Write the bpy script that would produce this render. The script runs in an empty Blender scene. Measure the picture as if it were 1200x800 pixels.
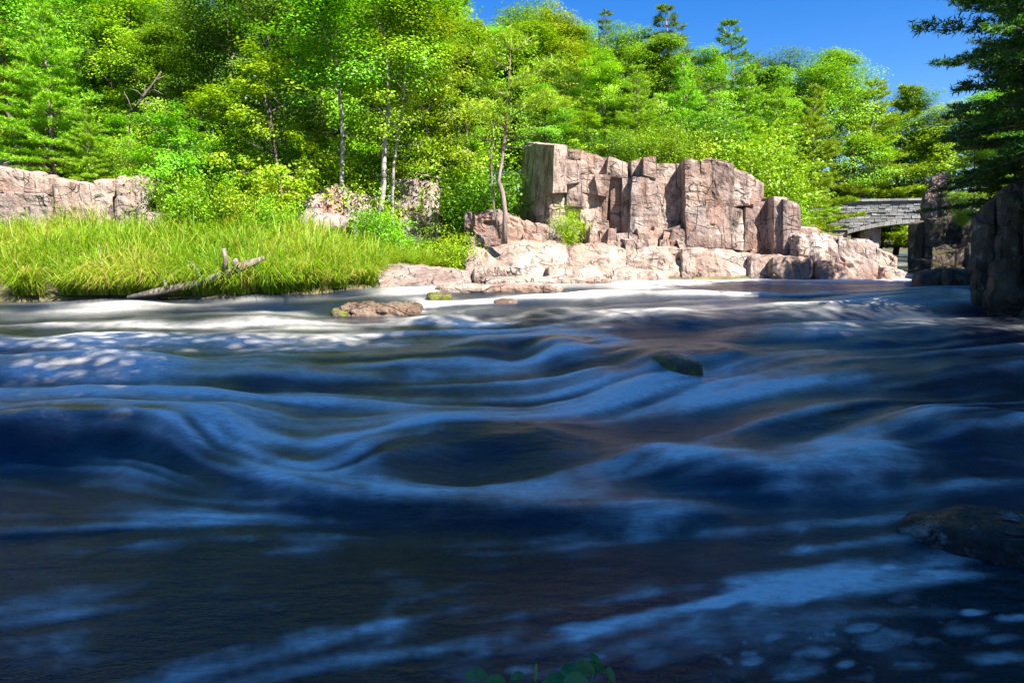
import bpy, math, random
import numpy as np
R = math.radians
random.seed(7)
rng = np.random.default_rng(11)
scene = bpy.context.scene
COL = scene.collection

# ------------------------------------------------------------------ camera
PITCH = math.atan(112/800)
CAMZ = 1.1
cam_d = bpy.data.cameras.new('camera')
cam_d.lens = 24; cam_d.sensor_width = 36
cam_d.clip_start = 0.05; cam_d.clip_end = 2000
cam = bpy.data.objects.new('camera', cam_d); COL.objects.link(cam)
cam.location = (0, 0, CAMZ)
cam.rotation_euler = (R(90) - PITCH, 0, 0)
scene.camera = cam

# ------------------------------------------------------------------ sky, sun, exposure
SUN_TO = np.array([0.44, -0.48, 0.76]); SUN_TO /= np.linalg.norm(SUN_TO)
SUN_EL = math.asin(SUN_TO[2]); SUN_AZ = math.atan2(SUN_TO[0], SUN_TO[1])
world = bpy.data.worlds.new('World'); scene.world = world
world.use_nodes = True
wn = world.node_tree.nodes; wl = world.node_tree.links
wn.clear()
sky = wn.new('ShaderNodeTexSky'); sky.sky_type = 'NISHITA'; sky.sun_disc = False
sky.sun_elevation = SUN_EL; sky.sun_rotation = SUN_AZ
sky.altitude = 400; sky.air_density = 1.0; sky.dust_density = 0.5; sky.ozone_density = 3.0
hsv = wn.new('ShaderNodeHueSaturation'); hsv.inputs['Saturation'].default_value = 1.43; hsv.inputs['Hue'].default_value = .513
bg = wn.new('ShaderNodeBackground'); bg.inputs['Strength'].default_value = 0.063
wo = wn.new('ShaderNodeOutputWorld')
wl.new(sky.outputs[0], hsv.inputs['Color']); wl.new(hsv.outputs[0], bg.inputs['Color']); wl.new(bg.outputs[0], wo.inputs[0])

sun_d = bpy.data.lights.new('sun', 'SUN'); sun_d.energy = 5.0; sun_d.angle = R(0.5); sun_d.color = (1.0, 0.95, 0.86)
sun = bpy.data.objects.new('sun', sun_d); COL.objects.link(sun)
from mathutils import Vector
sun.rotation_euler = Vector(-SUN_TO).to_track_quat('-Z', 'Y').to_euler()
sun.location = (20, -20, 40)

scene.view_settings.view_transform = 'Standard'
scene.view_settings.look = 'None'
scene.view_settings.gamma = 1.0
scene.view_settings.use_curve_mapping = False
scene.view_settings.exposure = 1.75
scene.render.engine = 'CYCLES'
cy = scene.cycles
cy.use_denoising = True
cy.max_bounces = 7; cy.diffuse_bounces = 3; cy.glossy_bounces = 3; cy.transmission_bounces = 4; cy.transparent_max_bounces = 6
cy.caustics_reflective = False; cy.caustics_refractive = False
cy.sample_clamp_indirect = 6.0

# ------------------------------------------------------------------ projection: pixel of the 1200x800 photo -> point at depth Y
cP, sP = math.cos(PITCH), math.sin(PITCH)
def at(px, py, Y):
    u = (px-600)/800; v = (400-py)/800
    dy = cP + v*sP; dz = -sP + v*cP
    t = Y/dy
    return np.array([u*t, Y, CAMZ + dz*t])
def project(P):
    P = np.asarray(P, float)
    y = P[..., 1]; z = P[..., 2]-CAMZ
    fw = y*cP - z*sP; up = y*sP + z*cP
    fw = np.maximum(fw, 1e-3)
    return 600 + 800*P[..., 0]/fw, 400 - 800*up/fw

# ------------------------------------------------------------------ numpy noise
def _hash(ix, iy, iz, seed):
    n = (ix*73856093) ^ (iy*19349663) ^ (iz*83492791) ^ (seed*2654435761 & 0x7fffffff)
    n = (n ^ (n >> 13)) & 0x7fffffff
    n = (n*1274126177) & 0x7fffffff
    n = n ^ (n >> 16)
    return (n & 0xffff)/65535.0
def vnoise(P, scale=1.0, seed=0):
    P = np.asarray(P, float)*scale
    if P.shape[-1] == 2: P = np.concatenate([P, np.zeros(P.shape[:-1]+(1,))], -1)
    I = np.floor(P).astype(np.int64); f = P-I; f = f*f*(3-2*f)
    out = 0
    for dx in (0, 1):
        wx = f[..., 0] if dx else 1-f[..., 0]
        for dy in (0, 1):
            wy = f[..., 1] if dy else 1-f[..., 1]
            for dz in (0, 1):
                wz = f[..., 2] if dz else 1-f[..., 2]
                out = out + wx*wy*wz*_hash(I[..., 0]+dx, I[..., 1]+dy, I[..., 2]+dz, seed)
    return out*2-1
def fbm(P, scale=1.0, seed=0, oct=3):
    s = 0; a = 1; t = 0
    for o in range(oct):
        s = s + a*vnoise(P, scale*2**o, seed+o*17); t += a; a *= .5
    return s/t
def smooth(a, b, x):
    t = np.clip((np.asarray(x, float)-a)/(b-a), 0, 1); return t*t*(3-2*t)

# ------------------------------------------------------------------ object helpers
ORIGIN = {}
def link(o): COL.objects.link(o); return o
def tag(o, label=None, cat=None, group=None, kind=None):
    if label: o['label'] = label
    if cat: o['category'] = cat
    if group: o['group'] = group
    if kind: o['kind'] = kind
    return o
def empty(name, loc, label=None, cat=None, group=None):
    o = bpy.data.objects.new(name, None); o.empty_display_size = .2
    o.location = [float(c) for c in loc]; link(o); tag(o, label, cat, group)
    ORIGIN[o.name] = np.array(loc, float)
    return o
def origin(o):
    if o is None: return np.zeros(3)
    return ORIGIN.get(o.name, np.zeros(3))
def mesh_data(name, V, F, mat=None, smooth_shade=False, attrs=None):
    me = bpy.data.meshes.new(name)
    V = np.asarray(V, np.float32)
    if isinstance(F, np.ndarray):
        n, k = F.shape
        me.vertices.add(len(V)); me.vertices.foreach_set('co', V.ravel())
        me.loops.add(n*k); me.loops.foreach_set('vertex_index', F.astype(np.int32).ravel())
        me.polygons.add(n); me.polygons.foreach_set('loop_start', np.arange(0, n*k, k, dtype=np.int32))
        me.update(calc_edges=True)
    else:
        me.from_pydata([tuple(map(float, v)) for v in V], [], F)
        me.update()
    if smooth_shade: me.polygons.foreach_set('use_smooth', [True]*len(me.polygons))
    if attrs:
        for an, (dom, data) in attrs.items():
            a = me.attributes.new(an, 'FLOAT', dom); a.data.foreach_set('value', np.asarray(data, np.float32))
    if mat: me.materials.append(mat)
    return me
def obj(name, V, F, mat, parent=None, smooth_shade=False, attrs=None):
    V = np.asarray(V, float) - origin(parent)
    o = bpy.data.objects.new(name, mesh_data(name, V, F, mat, smooth_shade, attrs)); link(o)
    if parent: o.parent = parent; ORIGIN[o.name] = origin(parent)
    return o
def inst(name, me, parent):
    o = bpy.data.objects.new(name, me); link(o); o.parent = parent; return o

class MB:
    def __init__(s): s.v = []; s.f = []
    def add(s, V, F):
        b = len(s.v); s.v.extend([tuple(map(float, v)) for v in V]); s.f.extend([tuple(i+b for i in f) for f in F])
    def tube(s, pts, rad, sides=7, wob=0):
        pts = [np.array(p, float) for p in pts]; b = len(s.v); ang0 = random.random()*6.28
        for i, p in enumerate(pts):
            d = pts[min(i+1, len(pts)-1)]-pts[max(i-1, 0)]; d = d/(np.linalg.norm(d)+1e-9)
            a = np.cross(d, [0, 0, 1.0]) if abs(d[2]) < .93 else np.cross(d, [0, 1.0, 0]); a /= np.linalg.norm(a); c = np.cross(d, a)
            for k in range(sides):
                t = 2*math.pi*k/sides+ang0; r = rad[i]*(1+wob*random.uniform(-1, 1))
                s.v.append(tuple(p + r*(math.cos(t)*a+math.sin(t)*c)))
        for i in range(len(pts)-1):
            for k in range(sides):
                k2 = (k+1) % sides
                s.f.append((b+i*sides+k, b+i*sides+k2, b+(i+1)*sides+k2, b+(i+1)*sides+k))
        s.f.append(tuple(b+k for k in reversed(range(sides)))); s.f.append(tuple(b+(len(pts)-1)*sides+k for k in range(sides)))
    def build(s, name, mat, parent=None, sm=True): return obj(name, np.array(s.v), s.f, mat, parent, sm)
    def data(s, name, mat, sm=True): return mesh_data(name, np.array(s.v), s.f, mat, sm)

# ------------------------------------------------------------------ materials
class NT:
    def __init__(s, name):
        s.m = bpy.data.materials.new(name); s.m.use_nodes = True
        s.t = s.m.node_tree; s.t.nodes.clear(); s.out = s.n('ShaderNodeOutputMaterial')
    def n(s, typ, **kw):
        x = s.t.nodes.new(typ)
        for k, v in kw.items():
            if k in x.inputs: x.inputs[k].default_value = v
            else: setattr(x, k, v)
        return x
    def l(s, a, b): s.t.links.new(a, b)
    def ramp(s, fac, stops):
        r = s.n('ShaderNodeValToRGB'); e = r.color_ramp.elements
        while len(e) > 2: e.remove(e[-1])
        for i, (p, c) in enumerate(stops):
            if i > 1: e.new(p)
            e[i].position = p; e[i].color = (*c, 1) if len(c) == 3 else c
        s.l(fac, r.inputs[0]); return r.outputs[0]
    def mix(s, fac, a, b, typ='MIX'):
        m = s.n('ShaderNodeMix', data_type='RGBA', blend_type=typ)
        for sock, v in ((m.inputs[0], fac), (m.inputs[6], a), (m.inputs[7], b)):
            if hasattr(v, 'is_linked'): s.l(v, sock)
            else: sock.default_value = v if isinstance(v, (int, float)) else (*v, 1)
        return m.outputs[2]
    def math(s, op, a, b=0, c=None):
        m = s.n('ShaderNodeMath', operation=op)
        for i, v in enumerate((a, b) if c is None else (a, b, c)):
            if hasattr(v, 'is_linked'): s.l(v, m.inputs[i])
            else: m.inputs[i].default_value = v
        return m.outputs[0]
    def noise(s, vec, scale, detail=4, rough=.55, dist=0):
        x = s.n('ShaderNodeTexNoise'); x.inputs['Scale'].default_value = scale; x.inputs['Detail'].default_value = detail
        x.inputs['Roughness'].default_value = rough; x.inputs['Distortion'].default_value = dist
        if vec is not None: s.l(vec, x.inputs['Vector'])
        return x.outputs[0]
    def mapv(s, vec, scale=(1, 1, 1), loc=(0, 0, 0), rot=(0, 0, 0)):
        m = s.n('ShaderNodeMapping'); m.inputs['Scale'].default_value = scale; m.inputs['Location'].default_value = loc; m.inputs['Rotation'].default_value = rot
        s.l(vec, m.inputs[0]); return m.outputs[0]
    def pos(s): return s.n('ShaderNodeNewGeometry').outputs['Position']
    def attr(s, name):
        return s.n('ShaderNodeAttribute', attribute_name=name).outputs['Fac']
    def bump(s, h, strength=.5, dist=.05, normal=None):
        b = s.n('ShaderNodeBump'); b.inputs['Strength'].default_value = strength; b.inputs['Distance'].default_value = dist
        s.l(h, b.inputs['Height'])
        if normal is not None: s.l(normal, b.inputs['Normal'])
        return b.outputs[0]
    def done(s, sh): s.l(sh, s.out.inputs[0]); return s.m

def rock_mat(name, c_lo, c_mid, c_hi, stain=.55, moss=0.0, rough=.85, wetz=None, red=(.34, .17, .11)):
    t = NT(name); p = t.pos()
    big = t.noise(p, 1.1, 5, .6, .4)
    col = t.ramp(big, [(.30, c_lo), (.47, c_mid), (.64, c_hi)])
    fine = t.noise(p, 16, 5, .7)
    col = t.mix(.55, col, t.ramp(fine, [(.3, (.42, .42, .42)), (.6, (.62, .6, .58))]), 'OVERLAY')
    oi = t.n('ShaderNodeObjectInfo').outputs['Random']
    col = t.mix(.75, col, t.ramp(oi, [(0, (.58, .54, .56)), (.35, (.85, .80, .80)), (.7, (1.05, 1.0, .97)), (1, (.80, .66, .58))]), 'MULTIPLY')
    # rusty patches
    rp = t.ramp(t.noise(t.mapv(p, (1, 1, .7)), .9, 3, .5, .8), [(.53, (0, 0, 0)), (.66, (1, 1, 1))])
    col = t.mix(t.math('MULTIPLY', rp, .42), col, red)
    # vertical runs of dark staining and pale lichen
    st = t.noise(t.mapv(p, (3.4, 3.4, .8)), 1.0, 6, .7, .5)
    stm = t.ramp(st, [(.5, (0, 0, 0)), (.66, (1, 1, 1))])
    col = t.mix(t.math('MULTIPLY', stm, stain), col, (.06, .045, .04))
    pit = t.ramp(t.noise(p, 7.5, 4, .7), [(.34, (1, 1, 1)), (.43, (0, 0, 0))])
    col = t.mix(t.math('MULTIPLY', pit, .55), col, (.08, .058, .05))
    li = t.ramp(t.noise(p, 3.1, 6, .7), [(.58, (0, 0, 0)), (.68, (1, 1, 1))])
    col = t.mix(t.math('MULTIPLY', li, .5), col, (.52, .49, .44))
    # fractures: thin broken lines, mostly upright, some level
    def line(sc, seed, w):
        n = t.noise(t.mapv(p, sc, (seed, seed*.7, seed*1.3)), 1.0, 2, .45, .15)
        a = t.math('ABSOLUTE', t.math('SUBTRACT', n, .5)); return t.ramp(a, [(0, (1, 1, 1)), (w, (0, 0, 0))])
    gate = t.ramp(t.noise(p, 1.9, 3, .6), [(.44, (0, 0, 0)), (.56, (1, 1, 1))])
    cr = t.math('MAXIMUM', line((2.0, 2.0, .4), 3.1, .016), line((.6, .6, 1.9), 8.2, .016))
    cr = t.math('MULTIPLY', cr, gate)
    col = t.mix(t.math('MULTIPLY', cr, .75), col, (.035, .028, .025))
    if moss:
        g = t.n('ShaderNodeNewGeometry'); sx = t.n('ShaderNodeSeparateXYZ'); t.l(g.outputs['Normal'], sx.inputs[0])
        mm = t.math('MULTIPLY', t.ramp(t.noise(p, 5, 4), [(.45, (0, 0, 0)), (.6, (1, 1, 1))]), moss)
        col = t.mix(mm, col, (.15, .18, .015))
    b = t.n('ShaderNodeBsdfPrincipled'); t.l(col, b.inputs['Base Color'])
    b.inputs['Specular IOR Level'].default_value = .3
    if wetz is not None:   # stone stays wet just above the water line
        sx = t.n('ShaderNodeSeparateXYZ'); t.l(p, sx.inputs[0])
        hz = t.math('ADD', sx.outputs[2], t.math('MULTIPLY', t.noise(p, 2.2, 3), .35))
        w = t.n('ShaderNodeMapRange'); w.inputs['From Min'].default_value = wetz+.12; w.inputs['From Max'].default_value = wetz+.32
        w.inputs['To Min'].default_value = 1; w.inputs['To Max'].default_value = 0; t.l(hz, w.inputs[0])
        col2 = t.mix(t.math('MULTIPLY', w.outputs[0], .8), col, t.mix(1.0, col, (.30, .24, .18), 'MULTIPLY'))
        t.l(col2, b.inputs['Base Color'])
        rr = t.n('ShaderNodeMapRange'); rr.inputs['To Min'].default_value = rough; rr.inputs['To Max'].default_value = .3; t.l(w.outputs[0], rr.inputs[0]); t.l(rr.outputs[0], b.inputs['Roughness'])
    else: b.inputs['Roughness'].default_value = rough
    hgt = t.math('ADD', t.math('MULTIPLY', fine, .5), t.math('MULTIPLY', t.noise(t.mapv(p, (6, 6, 2.8)), 1.0, 7, .72), .8))
    hgt = t.math('SUBTRACT', hgt, t.math('MULTIPLY', cr, .6))
    t.l(t.bump(hgt, .9, .10), b.inputs['Normal'])
    return t.done(b.outputs[0])

M = {}
M['cliff'] = rock_mat('pink_rhyolite', (.21, .145, .12), (.36, .285, .25), (.47, .415, .38), .85)
M['cliff2'] = rock_mat('brown_rhyolite', (.15, .10, .08), (.26, .19, .165), (.37, .31, .28), .9)
M['ledge'] = rock_mat('pale_ledge_rock', (.22, .15, .12), (.33, .26, .22), (.42, .36, .32), .7, wetz=-.02)
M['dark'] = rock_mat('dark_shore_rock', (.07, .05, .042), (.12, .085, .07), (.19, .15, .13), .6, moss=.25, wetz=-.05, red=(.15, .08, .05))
M['wet'] = rock_mat('wet_brown_rock', (.08, .05, .035), (.15, .10, .07), (.25, .19, .15), .4, rough=.35, red=(.18, .09, .05))
M['mossy'] = rock_mat('mossy_wet_rock', (.06, .045, .03), (.11, .08, .055), (.17, .13, .10), .4, moss=1.0, rough=.4, red=(.12, .07, .04))
M['darkwet'] = rock_mat('black_wet_rock', (.010, .009, .009), (.018, .015, .014), (.03, .025, .022), .3, rough=.2, red=(.025, .015, .010))
M['outcrop'] = rock_mat('outcrop_rock', (.26, .185, .155), (.36, .285, .25), (.43, .375, .34), .4)

def leaf_mat(name, cols, trans=.30, rough=.5, hue=.04, val=.5):
    t = NT(name)
    ti = t.attr('tint'); oi = t.n('ShaderNodeObjectInfo').outputs['Random']
    col = t.ramp(ti, [(i/(len(cols)-1), c) for i, c in enumerate(cols)])
    h = t.n('ShaderNodeHueSaturation'); t.l(col, h.inputs['Color'])
    t.l(t.math('ADD', .5-hue/2, t.math('MULTIPLY', oi, hue)), h.inputs['Hue'])
    t.l(t.math('ADD', 1.14-val/2, t.math('MULTIPLY', oi, val)), h.inputs['Value'])
    b = t.n('ShaderNodeBsdfPrincipled'); t.l(h.outputs[0], b.inputs['Base Color']); b.inputs['Roughness'].default_value = rough; b.inputs['Specular IOR Level'].default_value = .35
    tr = t.n('ShaderNodeBsdfTranslucent')
    br = t.mix(1.0, h.outputs[0], (1.35, 1.25, .5), 'MULTIPLY'); t.l(br, tr.inputs[0])
    m = t.n('ShaderNodeMixShader'); m.inputs[0].default_value = trans; t.l(b.outputs[0], m.inputs[1]); t.l(tr.outputs[0], m.inputs[2])
    return t.done(m.outputs[0])
M['leaf'] = leaf_mat('broad_leaves', [(.07, .17, .006), (.125, .28, .007), (.19, .38, .009), (.28, .43, .012)])
M['leaf_y'] = leaf_mat('yellow_green_leaves', [(.12, .23, .005), (.19, .33, .006), (.26, .41, .008), (.36, .42, .012)])
M['leaf_d'] = leaf_mat('deep_green_leaves', [(.035, .10, .010), (.065, .16, .012), (.10, .22, .013), (.15, .27, .014)])
M['needle'] = leaf_mat('pine_needles', [(.10, .23, .008), (.17, .34, .010), (.24, .42, .012), (.33, .45, .015)], trans=.3)
M['needle_b'] = leaf_mat('blue_pine_needles', [(.04, .11, .03), (.07, .16, .035), (.11, .21, .045), (.15, .24, .05)], trans=.3)
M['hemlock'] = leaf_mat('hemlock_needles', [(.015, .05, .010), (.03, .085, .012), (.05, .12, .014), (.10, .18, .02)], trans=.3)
M['grass'] = leaf_mat('grass_blades', [(.12, .25, .010), (.18, .32, .012), (.26, .36, .02), (.40, .38, .08), (.45, .34, .14)], trans=.4, hue=0, val=0)

def bark_mat(name, a, b_, sc=(9, 9, 1.6), white=None):
    t = NT(name); tc = t.n('ShaderNodeTexCoord').outputs['Object']
    n = t.noise(t.mapv(tc, sc), 1.6, 5, .65, .3)
    col = t.ramp(n, [(.35, a), (.65, b_)])
    if white:
        s = t.ramp(t.noise(t.mapv(tc, (2.2, 2.2, 9)), 1.2, 3, .6), [(.55, (0, 0, 0)), (.64, (1, 1, 1))])
        col = t.mix(s, col, white)
    p = t.n('ShaderNodeBsdfPrincipled'); t.l(col, p.inputs['Base Color']); p.inputs['Roughness'].default_value = .9
    t.l(t.bump(n, .7, .03), p.inputs['Normal'])
    return t.done(p.outputs[0])
M['bark'] = bark_mat('grey_brown_bark', (.05, .038, .03), (.17, .135, .11))
M['birch'] = bark_mat('pale_birch_bark', (.22, .20, .18), (.40, .38, .35), (3, 3, 6), (.06, .05, .045))
M['deadwood'] = bark_mat('weathered_grey_wood', (.07, .052, .04), (.24, .20, .175), (10, 10, 5))
M['pinebark'] = bark_mat('grey_pink_pine_bark', (.12, .085, .07), (.30, .24, .21))
M['rail'] = bark_mat('weathered_rail', (.16, .12, .10), (.34, .28, .25))

# ------------------------------------------------------------------ river plan
def zb(Y, X=0):
    Y = np.asarray(Y, float)
    return np.interp(Y, [1, 3, 5, 8, 10.5, 13, 15.2, 17.2, 24, 36, 42, 200], [-.88, -.85, -.80, -.66, -.54, -.42, -.15, 0, 0.02, .08, .30, .34])
def wpix(px, py, dz=0.):
    Y = 10.0
    lo, hi = 1.2, 80.
    for _ in range(40):
        mid = (lo+hi)/2
        y_ = project(np.array([0, mid, float(zb(mid))+dz]))[1]
        if y_ > py: lo = mid
        else: hi = mid
    P = at(px, py, (lo+hi)/2); return P[:2]
far_px = [(-120, 350), (0, 349), (150, 348), (250, 347), (340, 345), (440, 338), (500, 333), (545, 327), (630, 328), (780, 328), (880, 328.5), (1000, 328.5), (1062, 328)]
FAR = [wpix(*p) for p in far_px]
RIVER = np.array([(-45, 15.5)] + [tuple(p) for p in FAR] + [(22.8, 43), (28, 53), (40, 74), (48, 74), (34, 53), (29.5, 46), (15.6, 25.5), (15.4, 20), (11.0, 15.0), (10.8, 11.5), (8.6, 8), (5.6, 5), (4.2, 2.6), (2.6, 1.2), (0, .9), (-3, .2), (-10, -2.5), (-45, -6)])
def river_sd(X, Y):
    X = np.asarray(X, float); Y = np.asarray(Y, float)
    d = np.full(X.shape, 1e9); ins = np.zeros(X.shape, bool); n = len(RIVER)
    for i in range(n):
        a = RIVER[i]; b = RIVER[(i+1) % n]
        e = b-a; t = np.clip(((X-a[0])*e[0]+(Y-a[1])*e[1])/(e@e), 0, 1)
        d = np.minimum(d, np.hypot(X-a[0]-t*e[0], Y-a[1]-t*e[1]))
        c = ((a[1] > Y) != (b[1] > Y)) & (X < (b[0]-a[0])*(Y-a[1])/(b[1]-a[1]+1e-12)+a[0])
        ins ^= c
    return np.where(ins, -d, d)
def ground_h(X, Y):
    X = np.asarray(X, float); Y = np.asarray(Y, float)
    sd = river_sd(X, Y); z0 = zb(np.clip(Y, 1, 90))
    P = np.stack([X, Y], -1)
    shallow = np.exp(-(((X-2.2)/2.2)**2+((Y-2.9)/1.3)**2))
    inside = z0 - np.minimum(.95, .10+.42*np.abs(sd))*(1-.72*shallow) + .05*fbm(P, 1.7, 5)
    o = np.maximum(sd, 0)
    far = z0 + .06 + .235*np.minimum(o, 6) + .10*np.clip(o-6, 0, 60)
    near = z0 + .05 + .13*np.minimum(o, 3)+.22*np.clip(o-3, 0, 12)
    right = z0 + .1 + .55*np.minimum(o, 4.5)+.10*np.clip(o-4.5, 0, 30)
    wr = smooth(2.0, 6.0, X)*smooth(1., 5., Y); wn_ = 1-smooth(6, 9, Y+0*X)
    isfar = (X < .565*Y) & (Y > 12)
    out = np.where(isfar, far, near*(1-wr)+right*wr)
    # rock platform behind the cliff
    wc = smooth(.4, 1.6, X-.0*Y)*(1-smooth(6.8, 8.6, X-.3*(Y-25)))*smooth(24.6, 25.8, Y)
    out = np.where(isfar, np.maximum(out, 3.75*wc+.01*(Y-25)*wc), out)
    wo_ = (1-smooth(-11.5, -9.8, X))*smooth(20.6, 21.8, Y)
    out = np.where(isfar, np.maximum(out, 2.9*wo_), out)
    out = out + (.12*fbm(P, .45, 3)+.04*fbm(P, 2.1, 9))*smooth(.2, 2, o)
    return np.where(sd < 0, inside, out)
def gz(x, y): return float(ground_h(np.array([x]), np.array([y]))[0])

# ------------------------------------------------------------------ ground and riverbed
def spaced(lo, a, b, hi, step, grow=1.16):
    core = list(np.arange(a, b+1e-6, step)); s = step; x = a; L = []
    while x > lo: s *= grow; x -= s; L.append(x)
    s = step; x = core[-1]; H = []
    while x < hi: s *= grow; x += s; H.append(x)
    return np.array(L[::-1]+core+H)
def ground_material():
    t = NT('forest_floor_and_riverbed'); p = t.pos()
    base = t.ramp(t.noise(p, .8, 6, .7), [(.3, (.035, .045, .012)), (.5, (.06, .075, .018)), (.68, (.10, .075, .04))])
    soil = t.ramp(t.noise(p, 6, 5, .7), [(.35, (.05, .035, .022)), (.65, (.12, .085, .055))])
    base = t.mix(t.ramp(t.noise(p, 1.7, 4), [(.45, (0, 0, 0)), (.6, (1, 1, 1))]), base, soil)
    bed = t.ramp(t.noise(p, 2.4, 5, .6, .5), [(.3, (.10, .09, .03)), (.5, (.22, .20, .06)), (.7, (.34, .28, .10))])
    vo = t.n('ShaderNodeTexVoronoi', feature='F1'); vo.inputs['Scale'].default_value = 5.5; t.l(p, vo.inputs['Vector'])
    bed = t.mix(.5, bed, (.10, .075, .05))
    stones = t.mix(.5, (.45, .14, .08), t.mix(1, vo.outputs['Color'], (.55, .20, .12), 'MULTIPLY'))
    bed = t.mix(t.attr('iron'), bed, stones)
    w = t.attr('bed')
    col = t.mix(w, base, bed)
    b = t.n('ShaderNodeBsdfPrincipled'); t.l(col, b.inputs['Base Color']); b.inputs['Roughness'].default_value = .9
    t.l(t.bump(t.noise(p, 7, 6, .7), .8, .1), b.inputs['Normal'])
    return t.done(b.outputs[0])
gx = spaced(-260, -22, 24, 260, .30); gy = spaced(-120, -6, 40, 420, .30)
GX, GY = np.meshgrid(gx, gy, indexing='ij'); GZ = ground_h(GX, GY)
V = np.stack([GX, GY, GZ], -1).reshape(-1, 3); nx, ny = GX.shape
ii, jj = np.meshgrid(np.arange(nx-1), np.arange(ny-1), indexing='ij'); q = (ii*ny+jj).ravel()
F = np.stack([q, q+ny, q+ny+1, q+1], -1)
ground = obj('ground', V, F, ground_material(), None, True, {'bed': ('POINT', (1-smooth(-.02, .25, river_sd(GX, GY))).ravel()), 'iron': ('POINT', (np.exp(-(((GX-2.4)/2.2)**2+((GY-2.8)/1.6)**2))).ravel())})
tag(ground, kind='structure')

# ------------------------------------------------------------------ water: surface with standing waves, foam drawn out along the flow
NU, NV = 860, 680
TH = np.linspace(R(-54), R(54), NU)
LR = np.concatenate([np.linspace(math.log(1.15), math.log(27), NV), np.linspace(math.log(27), math.log(110), 46)[1:]])
T, L_ = np.meshgrid(TH, LR, indexing='ij')
RR = np.exp(L_); WX = RR*np.sin(T); WY = RR*np.cos(T); W0 = zb(WY)
PX, PY = project(np.stack([WX, WY, W0], -1))

def poly_dist(X, Y, pts):
    """signed distance (positive towards the viewer's side), and along-parameter 0..1"""
    best = np.full(X.shape, 1e9); sg = np.zeros(X.shape); al = np.zeros(X.shape)
    n = len(pts)-1
    for i in range(n):
        a = pts[i]; b = pts[i+1]; e = b-a; L2 = e@e
        tr = ((X-a[0])*e[0]+(Y-a[1])*e[1])/L2; t = np.clip(tr, 0, 1)
        d = np.hypot(X-a[0]-t*e[0], Y-a[1]-t*e[1]); m = d < best
        best = np.where(m, d, best)
        cr = e[0]*(Y-a[1])-e[1]*(X-a[0])
        sg = np.where(m, np.clip(-cr/(math.sqrt(L2)*np.maximum(d, 1e-6)), -1, 1), sg); al = np.where(m, (i+t)/n, al)
    return best, al, sg
def W(pts, dz=0.): return [wpix(*p, dz) for p in pts]
# crest lines, left to right in the photo: points, height, half width behind, half width in front, foam
CRESTS = [
    ([(-140, 492), (0, 486), (110, 478), (200, 484), (262, 506)], .30, 1.0, .42, .75),
    ([(262, 506), (300, 545), (370, 570), (470, 580), (640, 590), (840, 588), (960, 592)], .09, .40, .22, .50),
    ([(385, 548), (450, 518), (530, 497), (620, 500), (700, 520)], .17, .7, .45, .6),
    ([(700, 505), (790, 530), (900, 548), (980, 540), (1040, 528), (1085, 540)], .12, .4, .3, .6),
    ([(250, 436), (330, 430), (450, 424), (560, 410)], .12, .7, .5, .25),
    ([(520, 420), (580, 394), (640, 396), (690, 420)], .20, .6, .42, .6),
    ([(640, 402), (690, 392), (730, 400)], .14, .5, .4, .7),
    ([(745, 425), (780, 404), (830, 398), (900, 404)], .26, .8, .5, .16),
    ([(600, 362), (640, 356), (690, 358)], .12, .5, .4, .6),
    ([(690, 374), (760, 366), (840, 370)], .10, .7, .5, .3),
    ([(470, 376), (540, 362), (590, 352)], .12, .5, .4, .8),
    ([(820, 352), (940, 350), (1060, 356)], .05, .8, .8, .12),
    ([(880, 430), (1000, 415), (1110, 420), (1200, 410)], .10, .9, .8, .05),
    ([(1090, 500), (1150, 482), (1230, 478)], .22, .5, .4, .2),
    ([(0, 425), (120, 418), (240, 428)], .10, .8, .6, .25),
    ([(-60, 378), (90, 372), (230, 366), (330, 372), (420, 380)], .10, .5, .4, .35),
]
def blur(A, n):
    for _ in range(n):
        A = (A+np.roll(A, 1, 0)+np.roll(A, -1, 0)+np.roll(A, 1, 1)+np.roll(A, -1, 1))/5
    return A
Z = W0.copy(); FO = np.zeros_like(Z)
for pts, A, wb, wf, fo in CRESTS:
    A *= .86
    d, al, sg = poly_dist(WX, WY, W(pts, A*.85))
    endf = smooth(0, .25, al)*(1-smooth(.75, 1, al))
    w = (wb+wf)/2+sg*(wf-wb)/2; ds = d*sg
    Z += A*np.exp(-(d/w)**2)*(.2+.8*endf)
    Z -= .36*A*np.exp(-((ds-1.75*wf)/(wf*.9))**2-(d*d-ds*ds)/(wf*wf))*(.1+.9*endf)
    FO = np.maximum(FO, fo*np.exp(-((ds+.25*wb)/(.62*w+.05))**2-(d*d-ds*ds)/(w*w))*(.2+.8*endf))
Z = W0+blur(Z-W0, 30); FO = blur(FO, 24)
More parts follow.
